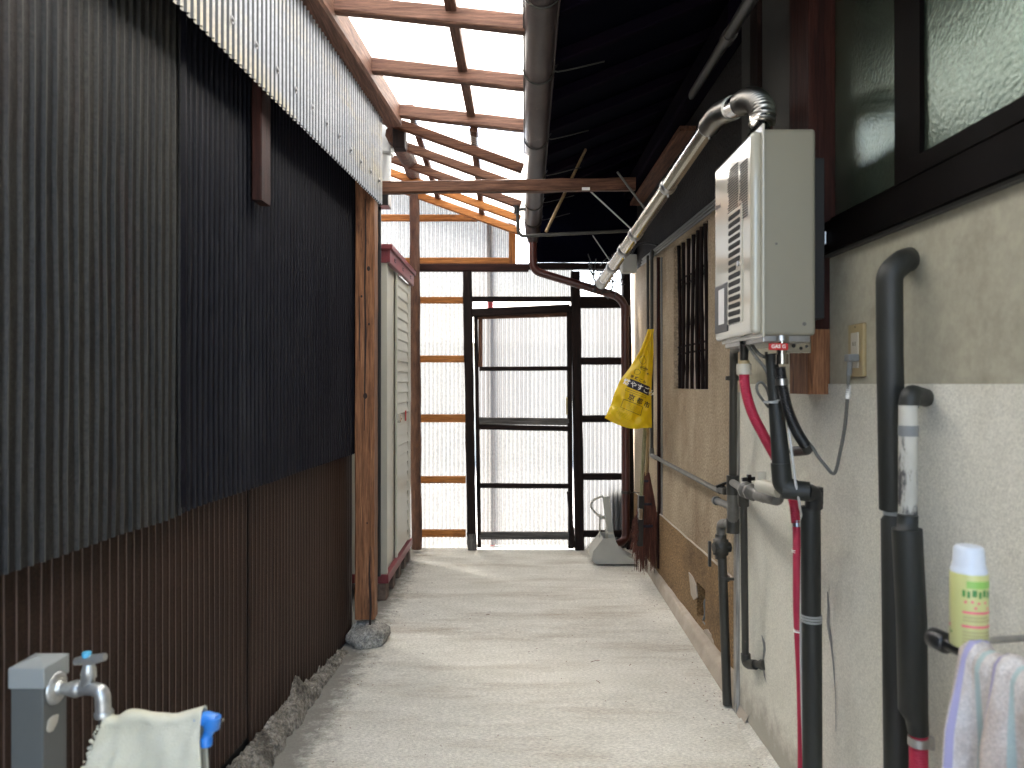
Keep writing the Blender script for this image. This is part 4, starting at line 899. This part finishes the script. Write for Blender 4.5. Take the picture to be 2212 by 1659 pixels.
cuts = [(.04,.065,'towel_violet'),(.13,.16,'towel_teal'),(.235,.26,'towel_violet'),(.35,.38,'towel_teal'),(.45,.475,'towel_violet'),(.56,.59,'towel_teal'),(.67,.695,'towel_violet'),(.78,.81,'towel_teal'),(.90,.925,'towel_violet')]
b = MB(); N, V = 150, 90
b.grid(lambda u, v: tower(u, -1+2*v), N, V)
ob = b.build('terry_cloth', ['towel','towel_violet','towel_teal'], tw, fix=False)
for p in ob.data.polygons:
    u = (p.index//V+.5)/N
    for (a_, c_, m_) in cuts:
        if a_ <= u < c_: p.material_index = ['towel','towel_violet','towel_teal'].index(m_)
md = ob.modifiers.new('s', 'SOLIDIFY'); md.thickness = .004; md.offset = 0

# ------------------------------------------------------------ standpipe with tap
sp = thing('water_standpipe', 'grey square standpipe with pyramid cap and tap at lower left', 'standpipe', (-.818,1.283,0))
MB().rbox(-.846,-.791,1.25,1.316,-.02,.755,.002).build('column', 'post_grey', sp)
b = MB().rbox(-.849,-.788,1.247,1.319,.736,.771,.002)
b.add([(-.848,1.248,.771),(-.789,1.248,.771),(-.789,1.318,.771),(-.848,1.318,.771),(-.8185,1.283,.781)], [(0,1,4),(1,2,4),(2,3,4),(3,0,4)]); b.build('cap', 'post_cap', sp)
b = blob((-.7895,1.272,.668), 1, (.0016,.016,.013), 2, .3); b.build('peeling_sticker', 'cream_plastic', sp)
fc = P(121,1487,1.28); fz = fc.z; fx = -.790
MB().tube([(fx,1.283,fz),(fx+.004,1.283,fz),(fx+.006,1.283,fz)], [.028,.027,.020], 24).tube([(fx+.005,1.283,fz),(fx+.012,1.283,fz)], [.014,.012], 16).build('tap_flange', 'faucet', sp)
MB().tube(fil([(fx+.005,1.283,fz-.002),(fx+.035,1.278,fz),(fx+.062,1.272,fz+.004),(fx+.090,1.266,fz+.002),(fx+.092,1.265,fz-.038)], .02), [.009,.010,.012,.013,.014,.015,.014,.013,.012,.0115,.011,.011,.011,.011,.011,.011,.0115,.012,.012,.012,.0125,.0125,.0125][:23], 16).build('tap_body', 'faucet', sp)
t0 = Vector((fx+.093,1.265,fz-.032)); MB().tube([t0, t0+Vector((0,0,-.004)), t0+Vector((0,0,-.010))], [.014,.0155,.0145], 18).build('spout_ring', 'faucet', sp)
t1 = Vector((fx+.058,1.275,fz)); MB().tube([t1+Vector((0,0,.0)), t1+Vector((.002,0,.022)), t1+Vector((.003,0,.024)), t1+Vector((.004,0,.036)), t1+Vector((.004,0,.048))], [.013,.011,.013,.011,.007], 14).build('tap_stem', 'faucet', sp)
h0 = t1+Vector((.004,0,.050))
MB().tube([h0+Vector((-.026,.004,-.003)), h0+Vector((-.012,.002,0)), h0, h0+Vector((.014,-.002,.004)), h0+Vector((.030,-.004,.008))], [.0065,.008,.010,.008,.0065], 12, sc=(1,.9)).build('tap_handle', 'faucet', sp)
MB().tube([h0+Vector((-.004,0,.006)), h0+Vector((-.004,0,.014))], .0075, 12).build('blue_button', 'sky_plastic', sp)
hz = thing('garden_hose', 'clear hose stub with blue connector hanging from the tap under the cloth', 'hose', (-.60,1.27,.66))
MB().tube(smooth_path([t0+Vector((0,0,-.008)), t0+Vector((.004,0,-.03)), t0+Vector((.03,0,-.036)), t0+Vector((.09,0,-.018)), t0+Vector((.150,0,-.012)), t0+Vector((.163,0,-.016))], 6), .009, 12).build('hose', 'dark_pipe', hz)
kx = P(452,1560,1.26)
MB().tube([kx+Vector((-.022,0,.006)), kx+Vector((-.004,0,.006)), kx+Vector((.009,0,.001))], [.0105,.0125,.0135], 14).tube([kx+Vector((.006,0,.010)), kx+Vector((.003,0,-.008)), kx+Vector((.001,0,-.012)), kx+Vector((-.005,0,-.026)), kx+Vector((-.005,0,-.028)), kx+Vector((-.005,0,-.040))], [.014,.0145,.009,.0085,.0105,.0095], 16).build('connector', 'blue_plastic', hz)
MB().tube([kx+Vector((.020,0,.004)), kx+Vector((.024,0,.004))], .003, 8).build('pin', 'chrome', hz)
# cloth draped over the hose
cl = MB()
xa, xb = P(226,0,1.26).x, P(440,0,1.26).x
def cloth(u, v):
    x = xa+(xb-xa)*u; h = -1+2*v; a = abs(h)
    zt = .688+.010*u+(.006*sin(u*7)-.008*math.exp(-((u-.13)/.08)**2))
    wr = .010*noise.noise(Vector((u*3.2, h*2.5, 1)))+.005*noise.noise(Vector((u*8+h*3, h*6, 4)))
    if a < .08: th = h/.08*pi/2; return Vector((x, 1.262-.013*sin(th), zt+.013*cos(th)-.013+wr*.3))
    d = (a-.08)*.24; sg = 1 if h > 0 else -1
    fold = .008*sin(u*8+1.1)*min(1,d*12)+.006*math.exp(-((u-.22-d*.5)/.05)**2)*min(1, d*15)
    return Vector((x-.36*d*(1-u)+.02*d*u+.004*noise.noise(Vector((0,d*14,u*2))), 1.262-sg*.013-sg*(fold+wr), zt-.013-d))
cl.grid(cloth, 60, 90)
co = cl.build('draped_cloth', 'cloth'); tag(co, 'off-white cleaning cloth draped over the hose below the tap', 'cloth')
md = co.modifiers.new('s', 'SOLIDIFY'); md.thickness = .0025
fr = MB()
for k in range(60):
    t = k/59; p = cloth(0, .54+.44*t)+Vector((random.uniform(-.006,.003), random.uniform(-.006,.006), random.uniform(-.004,.004)))
    fr.sphere(p, random.uniform(.0015,.0038), 7, 5, (1,.8,1))
fr.build('fringe', 'cloth', co)['kind'] = 'stuff'

# ------------------------------------------------------------ storage cabinet
cb = thing('storage_cabinet', 'cream metal storage cabinet with maroon trim behind the timber post', 'storage cabinet', (-.95,4.78,.1))
cx0, cx1, cy0, cy1, cz0, cz1 = -1.40, -.722, 4.28, 5.28, .10, 2.04
MB().box(cx0,cx1-.02,cy0+.01,cy1-.01,cz0+.05,cz1-.08).build('body', 'shed_cream', cb)
MB().rbox(cx1-.05,cx1,cy0,cy0+.035,cz0+.05,cz1-.08,.003).rbox(cx1-.05,cx1,cy1-.045,cy1,cz0+.05,cz1-.08,.003).build('frame', 'shed_cream', cb)
b = MB().rbox(cx0-.02,cx1+.035,cy0-.03,cy1+.03,cz1-.015,cz1+.015,.004); b.rbox(cx1,cx1+.02,cy0-.015,cy1+.02,cz1-.09,cz1-.012,.003); b.box(cx0,cx1,cy0-.012,cy0+.005,cz1-.09,cz1-.014)
b.build('roof_trim', 'shed_red', cb)
b = MB()
for y in (4.42,4.75,5.1): b.box(cx1+.02,cx1+.0215,y,y+.05,cz1-.062,cz1-.056).box(cx1+.02,cx1+.0215,y,y+.05,cz1-.048,cz1-.042).box(cx1+.02,cx1+.0215,y,y+.006,cz1-.062,cz1-.042)
b.build('trim_vent', 'ink', cb)
MB().rbox(cx0,cx1+.01,cy0-.012,cy1+.01,cz0,cz0+.05,.003).build('base_rail', 'shed_red', cb)
def door(y0, y1, x, name):
    d = MB().rbox(x-.012,x,y0,y0+.045,cz0+.055,cz1-.09,.002).rbox(x-.012,x,y1-.045,y1,cz0+.055,cz1-.09,.002).build(name, 'shed_cream', cb)
    b = MB(); n = 26; zA, zB = cz0+.06, cz1-.095
    for k in range(n):
        za_ = zA+(zB-zA)*k/n; zb_ = zA+(zB-zA)*(k+1)/n
        if 11 <= k <= 12: b.box(x-.012, x-.006, y0+.04, y1-.04, za_, zb_-.001); continue
        b.add([(x-.012,y0+.04,za_),(x-.012,y1-.04,za_),(x-.002,y1-.04,za_+.008),(x-.002,y0+.04,za_+.008),(x-.011,y0+.04,zb_),(x-.011,y1-.04,zb_)], [(0,1,2,3),(3,2,5,4)])
    b.build('louvre_panel', 'shed_cream', d, fix=False); return d
door(4.32, 4.70, cx1-.022, 'sliding_door')
d2 = door(4.66, 5.23, cx1-.002, 'sliding_door')
MB().rbox(cx1-.004,cx1+.016,4.68,4.705,1.005,1.06,.003).tube([(cx1,4.69,1.03),(cx1+.025,4.69,1.03)], .006, 10).build('handle', 'chrome', d2)
MB().box(cx1-.003,cx1+.001,5.02,5.06,1.0,1.07).build('sticker', 'red_tag', d2)
for k, y in enumerate((4.27,4.52,4.76,5.0,5.2)):
    tag(MB().rbox(-.86,-.725,y,y+.09,0,.098,.006).build('support_block', 'brick'), ['brick block under the near corner of the cabinet','second brick block from the near corner of the cabinet','middle brick block beneath the cabinet','fourth brick block beneath the cabinet','brick block under the far corner of the cabinet'][k], 'block', 'blocks beneath the cabinet')
    
# ------------------------------------------------------------ yellow bag
YBg = 4.38
bgp = [(680,75,775),(660,150,762),(560,400,765),(430,620,755),(290,800,742),(200,1010,735),(160,1150,738),(100,1280,742),(65,1350,742)]
def Z2D(x, y): return (1296.4+x*.1505, 699.9+y*.1505)
def edge(t, side):
    k = t*(len(bgp)-1); i = min(int(k), len(bgp)-2); f_ = k-i
    l = [bgp[i][0]+(bgp[i+1][0]-bgp[i][0])*f_, bgp[i][1]+(bgp[i+1][1]-bgp[i][1])*f_, bgp[i][2]+(bgp[i+1][2]-bgp[i][2])*f_]
    return l
def bagf(u, t, side):
    xl, y, xr = edge(t, 0)
    if t > .55:                    # bottom hem sags towards the middle
        y += (t-.55)/.45*(150*sin(min(1,u*1.25)*pi*.62)) 
    x = xl+(xr-xl)*u; px, py = Z2D(x, y); p = P(px, py, YBg)
    wd = (xr-xl)/700
    puff = .075*wd*math.sin(pi*max(0,min(1,u)))**.7*(.35+.65*min(1,(1-t)*5))
    wr = .022*noise.noise(Vector((u*4, t*6, side)))+.030*noise.noise(Vector((u*3.5+t*5, t*1.5, side+7)))*(1-abs(2*u-1))+.010*abs(noise.noise(Vector((u*9-t*6, t*9, side))))
    p.y += (-1 if side == 0 else 1)*(puff+(wr if 0 < u < 1 else 0)); return p
b = MB()
b.grid(lambda u, t: bagf(u, t, 0), 40, 60); b.grid(lambda u, t: bagf(u, t, 1), 40, 60)
yb_ = b.build('rubbish_bag', 'yellow_film', fix=False); tag(yb_, 'yellow plastic rubbish bag printed in dark ink hanging on the wall', 'bag')
front = [bagf(i/60, j/90, 0) for i in range(61) for j in range(91)]
from mathutils import kdtree
kd = kdtree.KDTree(len(front))
for i, v in enumerate(front): kd.insert((v.x, 0, v.z), i)
kd.balance()
def onbag(v):
    r = kd.find_n((v.x, 0, v.z), 4); ws = [1/(d+1e-4) for _, _, d in r]
    return Vector((v.x, sum(front[i].y*w_ for (_, i, _), w_ in zip(r, ws))/sum(ws)-.004-v.y, v.z))
ang = radians(-25); ux = (cos(ang), 0, sin(ang)); uy = (-sin(ang)*.4, 0, cos(ang))
def bt(s, size, zx, zy, m='ink', bold=0, dy=0, a=-25):
    an = radians(a); px, py = Z2D(zx, zy); o_ = P(px, py, YBg); o_.y = dy
    put_text(s, size, o_, (cos(an),0,sin(an)), (-sin(an)*.8,0,cos(an)), 'lettering', m, yb_, bold, onbag)
def quad_on(z4, dy=0, m='ink', nx=14, name='printed_block'):
    c_ = [P(*Z2D(*q_), YBg) for q_ in z4]
    b = MB(); b.grid(lambda u, v: onbag(((c_[0]*(1-u)+c_[1]*u)*(1-v)+(c_[3]*(1-u)+c_[2]*u)*v)*1.0-Vector((0,YBg,0))+Vector((0,dy,0))), nx, 5); b.build(name, m, yb_, fix=False)
quad_on([(418,785),(705,905),(680,1030),(365,893)], 0)
bt('燃やすごみ', .040, 545, 915, 'ink_white', .0006, .004, -23)
bt('家 庭 ご み', .020, 530, 795, 'ink', .0004)
bt('京 都 市', .040, 540, 1110, 'ink', .0006)
bt('有料指定袋', .010, 610, 640, 'ink', .0002, 0, -18)
for k in range(5): bt('ーーーーーーーーーー'[:9-k%2], .009, 465+4*k, 1180+k*22, 'ink')
for k in range(6): bt('ーーーーーーーーーーーー'[:11-k%3], .009, 310+6*k, 1230+k*24, 'ink')
bt('45', .018, 670, 720, 'ink', .0003, 0, -10)
def loop_on(pts, r=.0012):
    q_ = [P(*Z2D(*p_), YBg)-Vector((0,YBg,0)) for p_ in pts]; q2 = []
    for a_, b__ in zip(q_, q_[1:]+q_[:1]):
        for k in range(6): q2.append(onbag(a_+(b__-a_)*k/6))
    q2.append(q2[0]); MB().tube(q2, r, 5).build('printed_line', 'ink', yb_)
loop_on([(320,1075),(600,1190),(560,1310),(275,1190)]); loop_on([(350,925),(640,1030),(630,1060),(340,950)], .0009)
loop_on([(600+45*cos(t_*.5),520+60*sin(t_*.5)) for t_ in range(12)], .0009); loop_on([(515+40*cos(t_*.5),690+40*sin(t_*.5)) for t_ in range(12)], .0009)
loop_on([(575,605),(650,630),(640,680),(560,650)], .0009)

# ------------------------------------------------------------ brooms and dustpan
br = thing('bamboo_broom', 'bamboo besom of dark twigs leaning against the brown wall', 'broom', P(1398,1232,4.72))
MB().tube([P(1402,715,4.62), P(1398,1000,4.68), P(1397,1035,4.69)], [.009,.0115,.013], 12).build('handle', 'bamboo_z', br)
b = MB()
for k in range(260):
    th = random.uniform(0,2*pi); rr = math.sqrt(random.random()); p0 = P(1397,1030,4.69)+Vector((cos(th)*rr*.016, sin(th)*rr*.016, random.uniform(-.02,.03)))
    L = random.uniform(.75,1.04); p2 = P(1397+rr*cos(th)*27, 1030+200*L, 4.71)+Vector((random.uniform(-.01,.01), sin(th)*rr*.05, 0)); p1 = p0*.45+p2*.55+Vector((cos(th)*rr*.02,sin(th)*rr*.01,random.uniform(-.02,.02)))
    b.tube([p0,p0*.5+p1*.5+Vector((random.uniform(-.006,.006),0,0)),p1,p2], [.0038,.0034,.003,.0014], 4, cap=False)
b.build('bristles', 'bristle', br)['kind'] = 'stuff'
for (y_, r_) in ((1085,.038),(1132,.046),(1036,.022)): MB().tube([P(1397,y_,4.69), P(1397,y_+5,4.69)], r_, 12).build('binding', 'ink', br)
b2 = thing('push_broom', 'black-headed broom with olive handle leaning in front of the bamboo broom', 'broom', P(1375,1180,4.6))
MB().tube([P(1398,826,4.5), P(1385,1075,4.58)], .0115, 12).build('handle', 'olive_handle_z', b2)
MB().bar(P(1385,1070,4.58), P(1382,1178,4.60), .035, .045, up=(0,1,0)).build('head', 'black_plastic', b2)
MB().rbox(*(lambda q_: (q_.x-.014,q_.x+.012,4.54,4.556,q_.z-.05,q_.z+.02))(P(1384,1105,4.55)), .004).build('clip', 'chrome', b2)
b = MB()
for k in range(110):
    p0 = P(random.uniform(1373,1390), random.uniform(1105,1172), 4.6+random.uniform(-.02,.03)); p1 = p0+Vector((random.uniform(-.045,-.015), random.uniform(-.02,.02), -random.uniform(.06,.12)))
    b.tube([p0, (p0+p1)/2+Vector((-.008,0,0)), p1], [.0026,.0022,.001], 4, cap=False)
b.build('bristles', 'bristle', b2)['kind'] = 'stuff'
dn = thing('dustpan', 'upright grey plastic dustpan with loop handle on the floor by the screen', 'dustpan', P(1325,1214,5.2))
sc = 5.15/F
def DP(px, py, dy): q_ = P(px, py, 5.15); q_.y += dy; return q_
b = MB()   # scoop: side walls, back and floor
prof = [(1277,1203),(1279,1190),(1290,1172),(1303,1163)]
b.prism([(DP(x,0,0).x, DP(0,y,0).z) for (x,y) in ((1279,1186),(1300,1160),(1322,1158),(1334,1176),(1352,1196),(1374,1209),(1374,1213),(1283,1213),(1276,1205))], 'y', 5.08, 5.09)
b.prism([(DP(x,0,0).x, DP(0,y,0).z) for (x,y) in ((1279,1186),(1300,1160),(1322,1158),(1334,1176),(1352,1196),(1374,1209),(1374,1213),(1283,1213),(1276,1205))], 'y', 5.30, 5.31)
q1, q2, q3 = DP(1276,1205,0), DP(1374,1211,0), DP(1283,1213,0)
b.box(q3.x, q2.x, 5.09, 5.30, q3.z, q3.z+.006); b.prism([(q1.x,q1.z),(q3.x,q3.z),(q3.x+.01,q3.z),(DP(1300,1160,0).x+.006,DP(0,1160,0).z),(DP(1300,1160,0).x-.003,DP(0,1160,0).z),(DP(1279,1186,0).x,DP(0,1186,0).z)], 'y', 5.09, 5.30)
b.build('scoop', 'dustpan', dn)
b = MB().bar(DP(1310,1075,.04), DP(1322,1170,.04), .045, .03, up=(0,1,0), n=4); b.prism([(DP(x,0,0).x, DP(0,y,0).z) for (x,y) in ((1312,1150),(1324,1150),(1330,1172),(1350,1200),(1312,1170))], 'y', 5.10, 5.29)
b.build('handle_column', 'dustpan', dn)
MB().tube(smooth_path([DP(1304,1073,.04), DP(1292,1078,.04), DP(1281,1085,.04), DP(1279,1098,.04), DP(1288,1110,.04), DP(1297,1117,.04), DP(1308,1118,.04)],5), .0075, 10).build('loop_handle', 'dustpan', dn)
MB().tube([DP(1297,1112,.04), DP(1297,1166,.04)], .006, 8).tube([DP(1297,1122,.04), DP(1312,1122,.04)], .007, 8).build('rod', 'dustpan', dn)
# a little grit and leaf litter on the floor
lt = MB()
for k in range(170):
    e_ = random.random(); y = random.uniform(2.3,5.2); x = random.uniform(-.6,.8) if e_ < .3 else (-.70+abs(random.gauss(0,.06)) if e_ < .65 else .83-abs(random.gauss(0,.05))); a_ = random.uniform(0,pi); L = random.uniform(.003,.009)
    lt.bar((x,y,.004), (x+cos(a_)*L, y+sin(a_)*L, .005), .0015, .0015)
for (px, py, L, a_) in ((1276,1432,.045,.4),(1296,1478,.03,2),(1360,1440,.02,1.1),(1050,1330,.02,.2)):
    q_ = P(px, py, H*F/(py-CY)); lt.tube([(q_.x,q_.y,.004),(q_.x+cos(a_)*L*.5,q_.y+sin(a_)*L*.5,.007),(q_.x+cos(a_)*L,q_.y+sin(a_)*L,.004)], .0012, 5)
ob = lt.build('litter', 'bristle'); ob['kind'] = 'stuff'; tag(ob, 'tiny twigs and grit scattered on the concrete path', 'litter')
for o in list(bpy.data.objects):
    if 'org' in o: del o['org']
